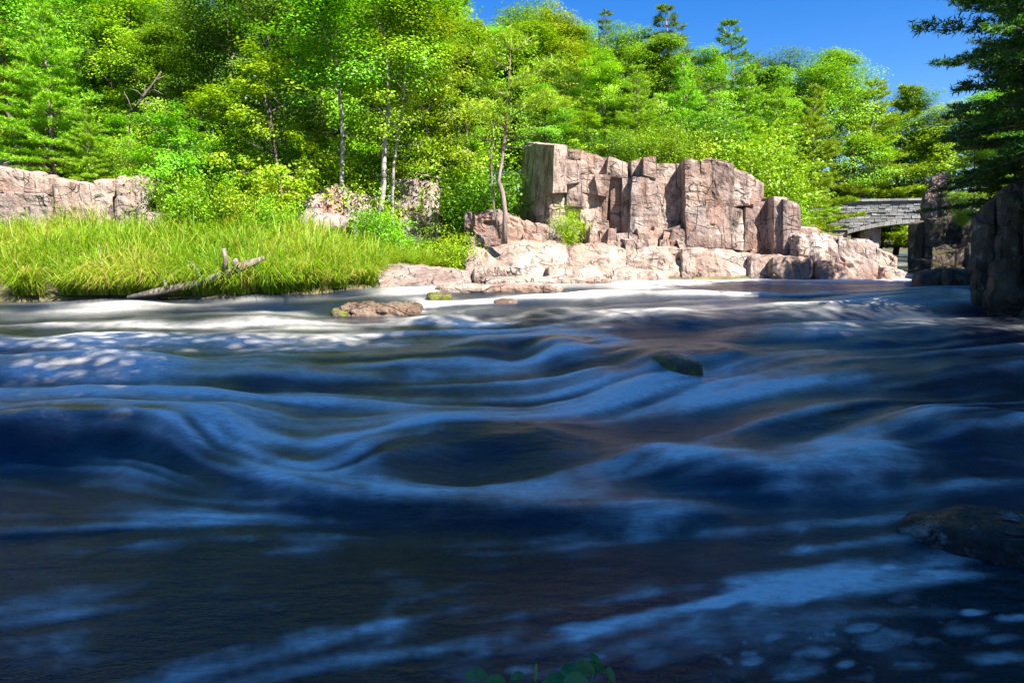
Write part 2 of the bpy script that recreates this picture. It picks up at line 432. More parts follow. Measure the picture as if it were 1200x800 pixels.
# foam and bubbly water, given as strokes on the surface: points, half width px, strength
STROKES = [
    ([(-60, 351), (60, 353), (150, 352)], 2.2, .75), ([(60, 357), (160, 356), (240, 350), (330, 350)], 3, .8),
    ([(-60, 364), (60, 363), (150, 360), (212, 353), (260, 358), (320, 366), (430, 377)], 4.2, 1.1), ([(-60, 371), (100, 369), (230, 366), (330, 372)], 2.5, .7),
    ([(-60, 383), (60, 380), (170, 384), (330, 381), (500, 378)], 3, .75), ([(250, 388), (380, 386), (470, 390)], 2.5, .5),
    ([(490, 352), (520, 360), (560, 372), (600, 372)], 8, 1.1), ([(545, 350), (580, 358), (610, 366)], 7, 1.0), ([(640, 404), (690, 398), (730, 404)], 8, .7), ([(560, 402), (610, 398), (650, 410)], 8, .5),
    ([(420, 372), (500, 360), (560, 368), (600, 362)], 10, 1.0),
    ([(340, 350), (430, 342), (560, 345)], 4, .7),
    ([(560, 352), (600, 345), (680, 345), (760, 338)], 4, .4),
    ([(740, 333), (840, 331), (960, 331), (1064, 331)], 2, .4),
    ([(700, 336), (820, 337), (960, 336), (1100, 336)], 2.5, .12), ([(760, 343), (900, 341), (1060, 344)], 3, .12), ([(700, 352), (860, 356), (1010, 352), (1200, 362)], 5, .16), ([(820, 372), (960, 368), (1120, 376)], 6, .18),
    ([(860, 345), (940, 343), (1000, 347), (1050, 340)], 6, .35),
    ([(1120, 346), (1150, 352), (1200, 350)], 5, .55),
    ([(-40, 408), (160, 404), (330, 408), (520, 402)], 12, .34),
    ([(520, 385), (600, 392), (700, 384)], 12, .30),
    ([(560, 440), (660, 442), (760, 452), (860, 470)], 22, .36),
    ([(480, 520), (600, 482), (720, 455), (830, 440), (960, 400), (1120, 392)], 20, .30),
    ([(640, 500), (760, 480), (900, 452), (1060, 432), (1200, 420)], 16, .25),
    ([(300, 470), (420, 478), (560, 470)], 22, .22),
    ([(-40, 455), (120, 448), (250, 456)], 18, .22),
    ([(200, 490), (275, 520), (340, 555), (430, 574)], 16, .5),
    ([(60, 500), (160, 492), (230, 500)], 20, .34),
    ([(900, 575), (980, 560), (1050, 568)], 15, .42),
    ([(960, 530), (1020, 520), (1060, 535)], 13, .4),
    ([(1080, 450), (1140, 446), (1210, 430)], 9, .25),
    ([(1050, 600), (1120, 570), (1200, 560)], 8, .12),
    ([(520, 780), (640, 742), (760, 716), (880, 694), (980, 680)], 24, .32),
    ([(740, 716), (860, 696), (950, 688), (990, 690)], 20, .45),
    ([(700, 610), (780, 612), (850, 628)], 14, .24),
    ([(930, 625), (950, 645)], 12, .36),
    ([(300, 640), (460, 628), (560, 645)], 18, .13),
    ([(380, 770), (480, 735), (560, 700)], 22, .14),
    ([(60, 650), (180, 630), (300, 610)], 18, .10),
    ([(880, 650), (960, 660), (1040, 690)], 20, .18),
]
for pts, hw, s_ in STROKES:
    d, al, sg = poly_dist(PX, PY, [np.array(p, float) for p in pts])
    FO = FO+(1-FO)*s_*np.exp(-(d/hw)**2)*(.35+.65*smooth(0, .2, al)*(1-smooth(.8, 1, al)))
FO[WY < .3] = 0
# flow direction, blended from guide strokes
GUIDES = [[(1100, 336), (800, 338)], [(1200, 345), (1000, 352)], [(1000, 365), (800, 380)], [(1200, 400), (1000, 410), (820, 445), (640, 500)], [(1200, 450), (1000, 470), (800, 520), (600, 575)],
          [(1200, 560), (1000, 580), (600, 590), (400, 580), (280, 540), (200, 500), (0, 505)], [(720, 520), (600, 505), (480, 515), (380, 560)], [(900, 395), (760, 400), (640, 420), (400, 430), (0, 430)],
          [(700, 360), (560, 375), (300, 382), (0, 385)], [(440, 345), (300, 352), (0, 358)], [(1000, 680), (800, 710), (600, 750), (400, 790)], [(900, 620), (600, 650), (300, 660), (0, 700)], [(520, 470), (300, 465), (0, 450)],
          [(1200, 620), (1000, 640), (800, 660)], [(1200, 760), (1000, 745), (800, 790)], [(560, 700), (300, 760)]]
VX = np.zeros_like(Z); VY = np.zeros_like(Z); WS = np.zeros_like(Z)
for g in GUIDES:
    w_ = W(g)
    for a, b in zip(w_[:-1], w_[1:]):
        e = (b-a)/np.linalg.norm(b-a); L2 = (b-a)@(b-a)
        t = np.clip(((WX-a[0])*(b-a)[0]+(WY-a[1])*(b-a)[1])/L2, 0, 1)
        d2 = ((WX-a[0]-t*(b-a)[0])**2+(WY-a[1]-t*(b-a)[1])**2)/(RR*RR)
        w = 1/(d2+.0012)**1.6
        VX += w*e[0]; VY += w*e[1]; WS += w
VX /= WS; VY /= WS
sp = np.hypot(VX, VY)+1e-6; VX /= sp; VY /= sp
# into grid steps (polar-log map keeps angles)
dt = TH[1]-TH[0]; dl = LR[1]-LR[0]
UR = (VX*WX+VY*WY)/RR; UT = (VX*WY-VY*WX)/RR
gi = UT/dt*.004; gj = UR/dl*.004
def lic(noise, n):
    acc = noise.copy(); cnt = 1; I0, J0 = np.meshgrid(np.arange(Z.shape[0], dtype=float), np.arange(Z.shape[1], dtype=float), indexing='ij')
    for s in (1, -1):
        I, J = I0.copy(), J0.copy()
        for k in range(n):
            a = np.clip(I.astype(int), 0, Z.shape[0]-1); b = np.clip(J.astype(int), 0, Z.shape[1]-1)
            I += s*gi[a, b]; J += s*gj[a, b]
            a = np.clip((I+.5).astype(int), 0, Z.shape[0]-1); b = np.clip((J+.5).astype(int), 0, Z.shape[1]-1)
            acc += noise[a, b]; cnt += 1
    acc /= cnt; acc -= acc.mean(); acc /= acc.std(); return acc
n1 = rng.random(Z.shape)
l_fine = blur(lic(blur(n1, 2), 45), 5)
l_med = blur(lic(blur(rng.random(Z.shape), 14), 40), 4)
l_big = blur(lic(blur(rng.random(Z.shape), 90), 36), 12)
for a_ in (l_fine, l_med, l_big): a_ /= a_.std()
streak = .16*l_fine+.42*l_med+.52*l_big
P2 = np.stack([WX, WY], -1)
patch = fbm(np.stack([T*9, L_*11], -1), 1.0, 21, 4)
near = smooth(585, 640, PY)
lace = smooth(-.5, .6, fbm(np.stack([PX+1.2*PY, PY*2.6], -1), .016, 91, 4)+.25*l_med*.5)
CL = np.exp(-(((PX-1010)/260)**2+((PY-800)/95)**2))
FOAM = FO*np.clip(.80+.80*streak, .04, 2.4)*(1-near*(1-1.35*lace))+(.03*(1-near)+.115*np.clip(.8*l_big+.6*l_med+.35*l_fine-.25*near, 0, 3))*smooth(1.4, 3., RR)*(1-CL)
FOAM *= 2.0*(1+.6*patch)
# rafts of froth turning slowly in the shallow corner
FROTH = [(833, 750, 24, 9), (1032, 750, 30, 12), (1172, 768, 28, 9), (763, 771, 19, 13), (955, 764, 20, 8), (1125, 735, 22, 8), (905, 748, 12, 7), (1010, 735, 18, 6), (880, 775, 14, 6), (935, 785, 26, 13), (1060, 700, 16, 4), (1100, 670, 26, 4), (990, 690, 22, 8), (820, 700, 26, 6), (1040, 665, 10, 4), (1085, 750, 10, 5), (700, 770, 10, 6), (990, 778, 9, 5), (1140, 715, 14, 4), (1175, 745, 16, 6), (930, 715, 12, 5), (610, 785, 16, 6), (1070, 780, 22, 6), (1120, 790, 18, 5), (1190, 720, 20, 5), (860, 725, 14, 4)]
for q, (px, py, a, b) in enumerate(FROTH):
    e = ((PX-px+.8*(PY-py))/(a*1.15))**2+((PY-py)/b)**2
    wob = .8*fbm(np.stack([PX, PY*2], -1), .06, int(px), 3)
    FOAM = np.maximum(FOAM, (.38+.42*((q*37) % 10)/10)*smooth(1.9, -.4, e+wob)*(1+.25*l_med))
sm_ = fbm(np.stack([PX, PY*2.2], -1), .055, 77, 3)
FOAM = np.maximum(FOAM, .55*smooth(.34, .62, sm_)*np.exp(-(((PX-930)/210)**2+((PY-745)/60)**2)))
FOAM *= 1-.78*smooth(400, 388, PY)*smooth(500, 430, PX)
wp = np.stack([PX*.6+40*fbm(np.stack([PX, PY], -1), .006, 5, 2), PY*1.5+30*fbm(np.stack([PX, PY], -1), .008, 6, 2)], -1)
FOAM += near*.42*smooth(.02, .7, fbm(wp, .022, 15, 5)+.12*l_med)*(.25+.75*smooth(-.35, .45, patch))*(1-.6*CL)
FOAM = 1-np.exp(-np.clip(FOAM, 0, 4)**1.15*1.05)
FOAM = np.clip(1.08*FOAM**1.3*(1+.10*l_fine+.10*l_med), 0, .97)
ramp_r = np.clip(RR, 1.5, 20)
Z += (.0013*l_med+.0036*l_big+.0003*l_fine)*ramp_r*(.12+.88*smooth(3.0, 7.5, RR))*np.where(WY > 16.8, .8, 1)
Z += .035*fbm(P2, .55, 31, 3)*smooth(2, 6, RR)*(1-.8*smooth(15, 18, WY))
CLEAR = np.clip(1.05*np.exp(-(((PX-1010)/300)**2+((PY-800)/105)**2))+.9*np.exp(-(((PX-1170)/120)**2+((PY-690)/55)**2))
                + .55*np.exp(-(((PX-300)/330)**2+((PY-655)/40)**2))*(.5+.6*np.clip(l_big, -1, 1.5)) + .5*np.exp(-(((PX-640)/260)**2+((PY-660)/28)**2)), 0, 1)
CLEAR *= smooth(.15, 1.0, RR)
CLEAR = np.maximum(CLEAR, .8*np.exp(-(((PX-180)/300)**2+((PY-372)/9)**2)))

def water_material():
    t = NT('river_water'); p = t.pos()
    foam = t.attr('foam'); clear = t.attr('clear')
    body = t.n('ShaderNodeBsdfPrincipled')
    bc = t.ramp(t.noise(p, .55, 3), [(.35, (.002, .010, .034)), (.65, (.006, .012, .018))])
    t.l(bc, body.inputs['Base Color']); body.inputs['Roughness'].default_value = .24; body.inputs['IOR'].default_value = 1.333
    nb = t.bump(t.noise(t.mapv(p, (3.2, 8, 4)), 1.0, 6, .7), .55, .05); t.l(nb, body.inputs['Normal'])
    # clear shallow water: the bed shows through a tea-coloured layer
    tr = t.n('ShaderNodeBsdfTransparent'); tr.inputs[0].default_value = (.95, .66, .46, 1)
    gl = t.n('ShaderNodeBsdfGlossy'); gl.inputs['Roughness'].default_value = .08; t.l(nb, gl.inputs['Normal'])
    fr = t.n('ShaderNodeFresnel'); fr.inputs['IOR'].default_value = 1.333
    sh = t.n('ShaderNodeMixShader'); t.l(fr.outputs[0], sh.inputs[0]); t.l(tr.outputs[0], sh.inputs[1]); t.l(gl.outputs[0], sh.inputs[2])
    m1 = t.n('ShaderNodeMixShader'); t.l(t.math('MULTIPLY', clear, .85), m1.inputs[0]); t.l(body.outputs[0], m1.inputs[1]); t.l(sh.outputs[0], m1.inputs[2])
    fm = t.n('ShaderNodeBsdfPrincipled'); fm.inputs['Base Color'].default_value = (.88, .84, .77, 1); fm.inputs['Roughness'].default_value = .5
    fm.inputs['Specular IOR Level'].default_value = .25
    grain = t.ramp(t.noise(t.mapv(p, (9, 30, 12), rot=(0, 0, .12)), 1.0, 5, .65, .6), [(.28, (.62, .62, .62)), (.62, (1.28, 1.28, 1.28))])
    foam = t.math('MINIMUM', t.math('MULTIPLY', foam, grain), 1.0)
    m2 = t.n('ShaderNodeMixShader'); t.l(foam, m2.inputs[0]); t.l(m1.outputs[0], m2.inputs[1]); t.l(fm.outputs[0], m2.inputs[2])
    return t.done(m2.outputs[0])
V = np.stack([WX, WY, Z], -1).reshape(-1, 3); nu, nv = Z.shape
ii, jj = np.meshgrid(np.arange(nu-1), np.arange(nv-1), indexing='ij'); q = (ii*nv+jj).ravel()
F = np.stack([q, q+nv, q+nv+1, q+1], -1)
water = obj('river_water', V, F, water_material(), None, True, {'foam': ('POINT', FOAM.ravel()), 'clear': ('POINT', CLEAR.ravel())})
tag(water, kind='structure')
def water_z(x, y):
    i = int(np.clip((math.atan2(x, y)-TH[0])/dt, 0, nu-1)); j = int(np.argmin(abs(LR-math.log(math.hypot(x, y))))); return Z[i, j]

# ------------------------------------------------------------------ rock builder
def box_topology(n):
    idx = {}; P = []; F = []
    def vid(i, j, k):
        if (i, j, k) not in idx: idx[(i, j, k)] = len(P); P.append((i/n[0], j/n[1], k/n[2]))
        return idx[(i, j, k)]
    for ax in range(3):
        a, b = [(1, 2), (2, 0), (0, 1)][ax]
        for side in (0, n[ax]):
            for u in range(n[a]):
                for v in range(n[b]):
                    qd = []
                    for du, dv in ((0, 0), (1, 0), (1, 1), (0, 1)):
                        c = [0, 0, 0]; c[ax] = side; c[a] = u+du; c[b] = v+dv; qd.append(vid(*c))
                    F.append(tuple(qd if side else qd[::-1]))
    return np.array(P), F
def rock(name, C, mat, parent=None, res=.16, amp=.05, step=.05, rnd=.12, seed=None, sm=False, cell=.42):
    """C: 8 corners, index = x + 2*y + 4*z (x left/right, y front/back, z bottom/top)"""
    seed = random.randint(0, 9999) if seed is None else seed
    C = np.array(C, float)
    dim = [np.linalg.norm(C[1]-C[0]+C[5]-C[4])/2, np.linalg.norm(C[2]-C[0]+C[6]-C[4])/2, np.linalg.norm(C[4]-C[0]+C[5]-C[1])/2]
    n = [int(np.clip(round(d/res), 3, 40)) for d in dim]
    U, F = box_topology(n)
    S = U*2-1
    # soften the box edges
    cube = S; l = np.linalg.norm(S, axis=1, keepdims=True); m = np.abs(S).max(1, keepdims=True)
    sph = S/l
    S2 = cube*(1-rnd)+sph*rnd*1.12
    edge = np.sort(np.abs(S), 1)[:, 1]
    S2 *= (1-(.05 if rnd > .02 else .02)*np.clip((edge-.8)/.2, 0, 1))[:, None]
    u = (S2+1)/2
    Pw = 0
    for c in range(8):
        wx = u[:, 0] if c & 1 else 1-u[:, 0]; wy = u[:, 1] if c & 2 else 1-u[:, 1]; wz = u[:, 2] if c & 4 else 1-u[:, 2]
        Pw = Pw + (wx*wy*wz)[:, None]*C[c]
    cen = C.mean(0); sc = min(1., max(.35, min(dim)/1.2))
    nrm = np.zeros_like(Pw)
    fac = np.abs(S)**6; ex = (C[1]-C[0]+C[5]-C[4]+C[3]-C[2]+C[7]-C[6]); ey = (C[2]-C[0]+C[6]-C[4]+C[3]-C[1]+C[7]-C[5]); ez = np.array([0, 0, 1.])
    for k, e in enumerate((ex, ey, ez)):
        e = e/(np.linalg.norm(e)+1e-9); nrm += (np.sign(S[:, k])*fac[:, k])[:, None]*e
    nrm /= np.linalg.norm(nrm, axis=1, keepdims=True)+1e-9
    # stepped fracture: cells of rock stand proud or have fallen away
    Q = Pw+.045*np.stack([vnoise(Pw, 2.3, seed+1), vnoise(Pw, 2.3, seed+2), vnoise(Pw, 2.3, seed+3)], -1)
    Iq = np.floor(Q/np.array([cell*.9, cell*.9, cell*2.2])+seed*.37).astype(np.int64)
    h = _hash(Iq[:, 0], Iq[:, 1], Iq[:, 2], seed)-.5
    Iq2 = np.floor(Q/np.array([cell*.33, cell*.33, cell*.8])+seed*.11).astype(np.int64)
    h2 = _hash(Iq2[:, 0], Iq2[:, 1], Iq2[:, 2], seed+5)-.5
    disp = step*2*h*sc+step*.8*h2*sc+amp*fbm(Pw, 1.4, seed+7, 3)*sc+.35*amp*vnoise(Pw, 6.5, seed+9)
    Pw = Pw+nrm*disp[:, None]
    return obj(name, Pw, F, mat, parent, sm)
def pblock(x0, x1, yt0, yt1, yb0, yb1, Y, thick=2.0, slope=0., Yr=None, skew=0., turn=0.):
    """block from its face in the photo: Y = depth of the face, slope = how far its foot stands forward"""
    Yr = Y if Yr is None else Yr
    flb, frb = at(x0+skew, yb0, Y-slope), at(x1+skew, yb1, Yr-slope)
    flt, frt = at(x0, yt0, Y), at(x1, yt1, Yr)
    k = np.array([thick*turn, thick, 0])
    return [flb, frb, flb+k*1.0+[0, slope, 0], frb+k+[0, slope, 0], flt, frt, flt+k, frt+k]
def rock_group(name, label, cat, blocks, mats, group=None, pname='rock_block', jitter=0., **kw):
    xs = [np.array(pblock(*b))+(rng.uniform(-1, 1, (8, 3))*jitter*np.array([1, .6, 1])) if not isinstance(b, dict) else b['C'] for b in blocks]
    allp = np.concatenate([np.array(c) for c in xs]); base = [allp[:, 0].mean(), allp[:, 1].min(), allp[:, 2].min()]
    root = empty(name, base, label, cat, group)
    for i, c in enumerate(xs):
        k = dict(kw)
        if isinstance(blocks[i], dict): k.update(blocks[i].get('kw', {}))
        rock(pname, c, mats[i % len(mats)] if isinstance(mats, list) else mats, root, **k)
    return root

# ------------------------------------------------------------------ the cliff
pillar_top = [at(648, 227, 23.25), at(664, 226, 23.45), at(606, 227, 26.8), at(664, 226, 26.9), at(650, 170, 23.2), at(665, 170, 23.4), at(614, 166, 26.8), at(665, 170, 26.9)]
pillar_cap = [at(646, 228, 23.55), at(690, 228, 23.9), at(600, 229, 27.0), at(690, 228, 27.0), at(0, 0, 1)]*1
pillar_low = [at(644, 286, 23.55), at(668, 286, 23.9), at(597, 283, 27.0), at(668, 286, 27.0), at(645, 225, 23.6), at(668, 225, 23.95), at(601, 225, 27.0), at(668, 225, 27.0)]
wide_top = [at(612, 228, 25.2), at(650, 226, 23.5), at(612, 228, 27.6), at(668, 226, 27.6), at(622, 165, 25.2), at(652, 167, 23.5), at(618, 163, 27.5), at(668, 168, 27.6)]
cliff_blocks = [
    {'C': pillar_top, 'kw': dict(res=.10, step=.03, amp=.03, rnd=.0)}, {'C': pillar_low, 'kw': dict(step=.06)},
    (664, 682, 172, 175, 187, 187, 23.75), (664, 681, 185, 185, 214, 214, 23.55), (680, 698, 174, 178, 205, 204, 23.8), (664, 683, 212, 212, 242, 243, 23.7),
    (680, 701, 203, 205, 228, 230, 23.85), (697, 714, 184, 187, 224, 224, 24.3), (699, 715, 204, 205, 229, 229, 23.65, 1.2), (712, 738, 186, 188, 207, 207, 24.05),
    (681, 714, 226, 226, 262, 261, 23.85), (685, 714, 258, 258, 286, 286, 23.65), (660, 688, 241, 243, 286, 286, 23.95), (713, 729, 206, 206, 285, 285, 24.35),
    (728, 741, 206, 206, 282, 282, 24.0), (737, 757, 186, 185, 208, 208, 23.95), (755, 769, 184, 185, 208, 208, 23.55, 1.6), (739, 770, 206, 206, 280, 280, 23.72),
    (769, 804, 192, 193, 278, 280, 24.0), (803, 837, 187, 186, 244, 244, 23.5), (835, 859, 187, 191, 244, 244, 23.55), (857, 882, 192, 203, 244, 244, 23.65),
    (879, 898, 207, 215, 243, 242, 23.9), (806, 849, 242, 242, 290, 290, 23.35), (847, 883, 242, 241, 292, 292, 23.45), (880, 906, 237, 234, 294, 294, 23.7),
    (904, 921, 233, 233, 300, 300, 23.25), (919, 941, 234, 240, 302, 302, 23.0),
]
x = 690
while x < 812:   # broken blocks at the foot
    w = random.uniform(9, 18); y = random.uniform(266, 276)
    cliff_blocks.append((x, x+w, y, y+random.uniform(-3, 3), 292, 292, random.uniform(23.1, 23.5), .9)); x += w*.95
x = 712
while x < 800:
    w = random.uniform(7, 13); y = random.uniform(279, 284)
    cliff_blocks.append((x, x+w, y, y+random.uniform(-2, 2), 295, 295, random.uniform(22.7, 23.0), .6)); x += w*1.05
cliff_blocks.append({'C': pblock(625, 935, 190, 240, 300, 300, 24.7, 3.5), 'kw': dict(res=.5)})
def split(b, wpx=(15, 27), hpx=(34, 80), jit=.06):
    """cut a cliff face into upright blocks along its joints"""
    x0, x1, yt0, yt1, yb0, yb1, Y = b[:7]; th = b[7] if len(b) > 7 else 2.0
    xs = [x0]
    while x1-xs[-1] > wpx[1]*1.15: xs.append(xs[-1]+random.uniform(*wpx))
    xs.append(x1); out = []
    for xa, xb in zip(xs[:-1], xs[1:]):
        f = lambda p, q, x: p+(q-p)*(x-x0)/(x1-x0)
        top = (f(yt0, yt1, xa)+random.uniform(-1.5, 1), f(yt0, yt1, xb)+random.uniform(-1, 1.5)); bot = (f(yb0, yb1, xa), f(yb0, yb1, xb)); Yc = Y+random.uniform(-jit, jit)
        while min(bot)-max(top) > hpx[1]*1.2:
            h = random.uniform(*hpx); tl = random.uniform(-2, 2); nxt = (top[0]+h+tl, top[1]+h-tl)
            out.append((xa+.15, xb-.15, top[0], top[1], nxt[0]-.2, nxt[1]-.2, Yc+random.uniform(-.06, .06), th)); top = nxt
        out.append((xa+.15, xb-.15, top[0], top[1], bot[0], bot[1], Yc+random.uniform(-.06, .06), th))
    return out
random.seed(17)
cliff_blocks = [c for b in cliff_blocks for c in ([b] if isinstance(b, dict) or b[1]-b[0] < 20 and b[4]-b[2] < 30 else split(b))]
cliff = rock_group('rock_cliff', 'tall sunlit pink rock cliff of upright broken blocks above the water', 'cliff', cliff_blocks, [M['cliff'], M['cliff'], M['cliff2']], res=.10, amp=.07, step=.035, rnd=.0, jitter=.09)

ledge = rock_group('rock_ledge', 'pale rounded rock ledge running along the foot of the cliff', 'rock ledge', [
    (543, 604, 288, 283, 336, 337, 22.6, 2.2, 1.5), (596, 668, 282, 283, 337, 337, 22.8, 2.2, 1.6), (660, 737, 283, 288, 337, 335, 22.9, 2.0, 1.4),
    (732, 802, 289, 291, 335, 335, 22.7, 1.6, .7), (797, 884, 291, 296, 337, 337, 22.3, 1.8, .4), (878, 947, 298, 301, 337, 337, 22.0, 2.0, .35),
    (640, 720, 312, 314, 335, 335, 21.2, 1.6, .5), (712, 786, 315, 319, 335, 335, 21.1, 1.4, .4), (554, 612, 313, 313, 337, 337, 21.2, .8, .1)], M['ledge'], res=.10, amp=.13, step=.035, rnd=.13)
shelf = rock_group('rock_shelf', 'low pink rock shelf ending in a rounded point beside the bridge gap', 'rock shelf', [
    (937, 988, 272, 275, 331, 332, 22.2, 2.4, .6), (982, 1034, 276, 284, 332, 332, 22.0, 2.2, .6), (1028, 1052, 288, 302, 332, 332, 21.9, 1.6, .4), (1035, 1066, 312, 319, 333, 332, 21.4, 1.2, .3),
    (936, 965, 266, 268, 290, 290, 23.3, 2.0, .1), (906, 950, 302, 304, 332, 332, 21.5, .9, .2), (962, 992, 304, 308, 333, 333, 21.3, .8, .2)], [M['cliff'], M['cliff'], M['ledge']], res=.11, amp=.12, step=.09, rnd=.13)
block_l = rock_group('rock_outcrop', 'blocky rock beside the thin crooked pine left of the cliff', 'rock', [
    (545, 588, 249, 246, 290, 290, 23.0, 1.8, .2), (585, 612, 247, 256, 288, 288, 23.1, 1.6), (610, 642, 258, 264, 289, 289, 23.2, 1.4), (549, 575, 277, 278, 295, 295, 22.7, .6), (612, 640, 274, 275, 289, 289, 22.9, .5)], [M['cliff2'], M['cliff'], M['ledge']], res=.10, amp=.06, step=.09, rnd=.06)
outl = rock_group('rock_outcrop', 'long pale rock outcrop behind the tall grass below the pines', 'rock outcrop', [
    (-150, -20, 188, 188, 275, 275, 20.6, 1.8), (-22, 27, 189, 200, 225, 228, 20.5, 1.8), (26, 57, 200, 208, 229, 229, 20.5, 1.6), (-24, 57, 224, 229, 275, 275, 20.35, 1.8), (60, 84, 205, 213, 275, 275, 20.5, 1.6), (83, 110, 212, 216, 275, 275, 20.7, 1.6),
    (108, 132, 210, 208, 275, 275, 20.8, 1.6), (131, 170, 207, 206, 275, 275, 20.5, 1.6, .1, None, 4), (160, 186, 244, 250, 280, 280, 20.2, 1.0, .2), (-60, 34, 182, 189, 200, 202, 21.6, 1.8)], [M['outcrop']], res=.11, amp=.06, step=.06, rnd=.05)
outm = rock_group('rock_outcrop', 'weathered pinkish rock half hidden by bushes behind the pale birch trunk', 'rock', [
    (372, 402, 218, 214, 262, 262, 23.2, 1.6, .3), (398, 436, 220, 230, 264, 264, 23.4, 1.6, .3), (348, 376, 234, 226, 266, 266, 22.7, 1.2, .3), (352, 400, 248, 250, 270, 270, 21.8, 1.0, .3)], [M['outcrop'], M['cliff']], res=.15, amp=.1, step=.06, rnd=.25)
outr = rock_group('rock_outcrop', 'streaked pale rock wall under the wooden railing', 'rock', [
    (460, 492, 209, 208, 250, 250, 25.0, 1.8), (491, 516, 210, 214, 290, 290, 25.2, 1.8), (466, 493, 248, 248, 290, 290, 24.7, 1.6, .2)], [M['outcrop'], M['cliff']], res=.15, amp=.06, step=.05, rnd=.08)
# shaded rocks on the right
rock_group('shore_rock', 'big dark shaded rock face at the right edge under the overhanging tree', 'rock', [
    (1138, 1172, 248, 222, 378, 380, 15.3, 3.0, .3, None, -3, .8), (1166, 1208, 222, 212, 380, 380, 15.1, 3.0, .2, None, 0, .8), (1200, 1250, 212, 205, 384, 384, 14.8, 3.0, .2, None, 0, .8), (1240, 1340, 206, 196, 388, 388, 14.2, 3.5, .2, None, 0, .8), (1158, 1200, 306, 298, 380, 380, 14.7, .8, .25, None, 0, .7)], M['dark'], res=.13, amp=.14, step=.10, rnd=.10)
rock_group('shore_rock', 'dark columnar rock standing at the right side of the bridge gap', 'rock', [
    (1065, 1086, 262, 259, 330, 330, 27.3, 2.2, 0, None, 0, .6), (1083, 1108, 257, 255, 330, 330, 27.1, 2.2, 0, None, 0, .6), (1105, 1132, 255, 252, 330, 330, 27.3, 2.2, 0, None, 0, .6), (1128, 1170, 250, 246, 332, 332, 26.8, 2.5, 0, None, 0, .6), (1066, 1096, 304, 305, 330, 330, 26.8, .6, 0, None, 0, .6), (1094, 1150, 292, 286, 340, 342, 21.5, 1.5, .2, None, 0, .7)], M['dark'], res=.12, amp=.05, step=.09, rnd=.02)  # shade put into the colour: darker stone keeps the columns from looking sunlit
rock_group('rock_spire', 'pinkish rock spire rising behind the dark columnar rock beside the bridge', 'rock', [
    (1084, 1108, 224, 208, 258, 258, 31.5, 1.8, .2, None, 0, .5), (1092, 1114, 206, 203, 232, 232, 31.8, 1.6, .1, None, 0, .5), (1104, 1124, 222, 228, 258, 258, 31.2, 1.6, .1, None, 0, .5)], M['cliff2'], res=.14, amp=.12, step=.08, rnd=.12)
rock_group('boulder', 'low dark boulder at the waterline between the columnar rock and the right edge', 'boulder', [
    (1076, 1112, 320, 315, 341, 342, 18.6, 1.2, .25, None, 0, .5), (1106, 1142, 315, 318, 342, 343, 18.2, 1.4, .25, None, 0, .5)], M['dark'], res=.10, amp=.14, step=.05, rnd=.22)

def boulder(name, label, px, py, Y, size, mat, rz=0, amp=.06, step=.02, rnd=.7, res=.07, cat='boulder', top=None):
    c = at(px, py, Y); sx, sy, sz = size; ca, sa = math.cos(rz), math.sin(rz); C = []
    for z in (-1, 1):
        for y in (-1, 1):
            for x in (-1, 1):
                X, Yy = x*sx/2, y*sy/2; C.append(c+[X*ca-Yy*sa, X*sa+Yy*ca, z*sz/2])
    if top is not None:
        dz = water_z(c[0], c[1])+top-(c[2]+sz/2); C = [q+[0, 0, dz] for q in C]
    o = rock(name, C, mat, None, res=res, amp=amp, step=step, rnd=rnd, cell=.25)
    return tag(o, label, cat)
tag(rock('slab_rock', pblock(438, 548, 308, 318, 341, 341, 19.0, 1.6, 1.5), M['ledge'], None, res=.09, amp=.10, step=.04, rnd=.2), 'flat pale slab between the tall grass and the river', 'rock')
boulder('slab_rock', 'thin cream slab at the waterline below the cliff ledge', 640, 331, 20.2, (3.8, 1.5, .30), M['ledge'], .02, .10, .05, .12, cat='rock')
boulder('slab_rock', 'narrow wet cream slab in the shallows right of the grass', 585, 339, 17.7, (3.3, 1.0, .26), M['ledge'], .06, .10, .05, .14, cat='rock')
boulder('ledge_rock', 'flat brown rock in the rapids with bright moss on its left end', 448, 364, 14.6, (1.7, 1.0, .46), M['wet'], .05, .12, .06, .14, res=.055, cat='rock', top=.15)
boulder('moss_stone', 'small moss covered stone at the left end of the flat brown rock', 404, 363, 14.3, (.55, .5, .34), M['mossy'], .2, .08, .03, .5, res=.05, cat='stone', top=.14)
boulder('moss_stone', 'little mossy stone between the flat slab and the white water', 515, 348, 16.2, (.62, .4, .24), M['mossy'], .2, .07, .03, .5, res=.05, cat='stone')
boulder('boulder', 'rounded wet stone at the crest of the white water', 592, 354, 15.6, (.6, .55, .42), M['wet'], .2, .05, .02, .6, res=.05, top=.04)
boulder('boulder', 'mossy boulder with water pouring over it in the middle of the rapids', 790, 432, 9.2, (.40, .85, .80), M['mossy'], .45, .09, .05, .4, res=.04, top=.11)
boulder('boulder', 'dark wet boulder in the near shallows at the right edge', 1150, 645, 4.35, (1.1, .8, .60), M['darkwet'], -.12, .07, .03, .75, res=.035, top=.10)

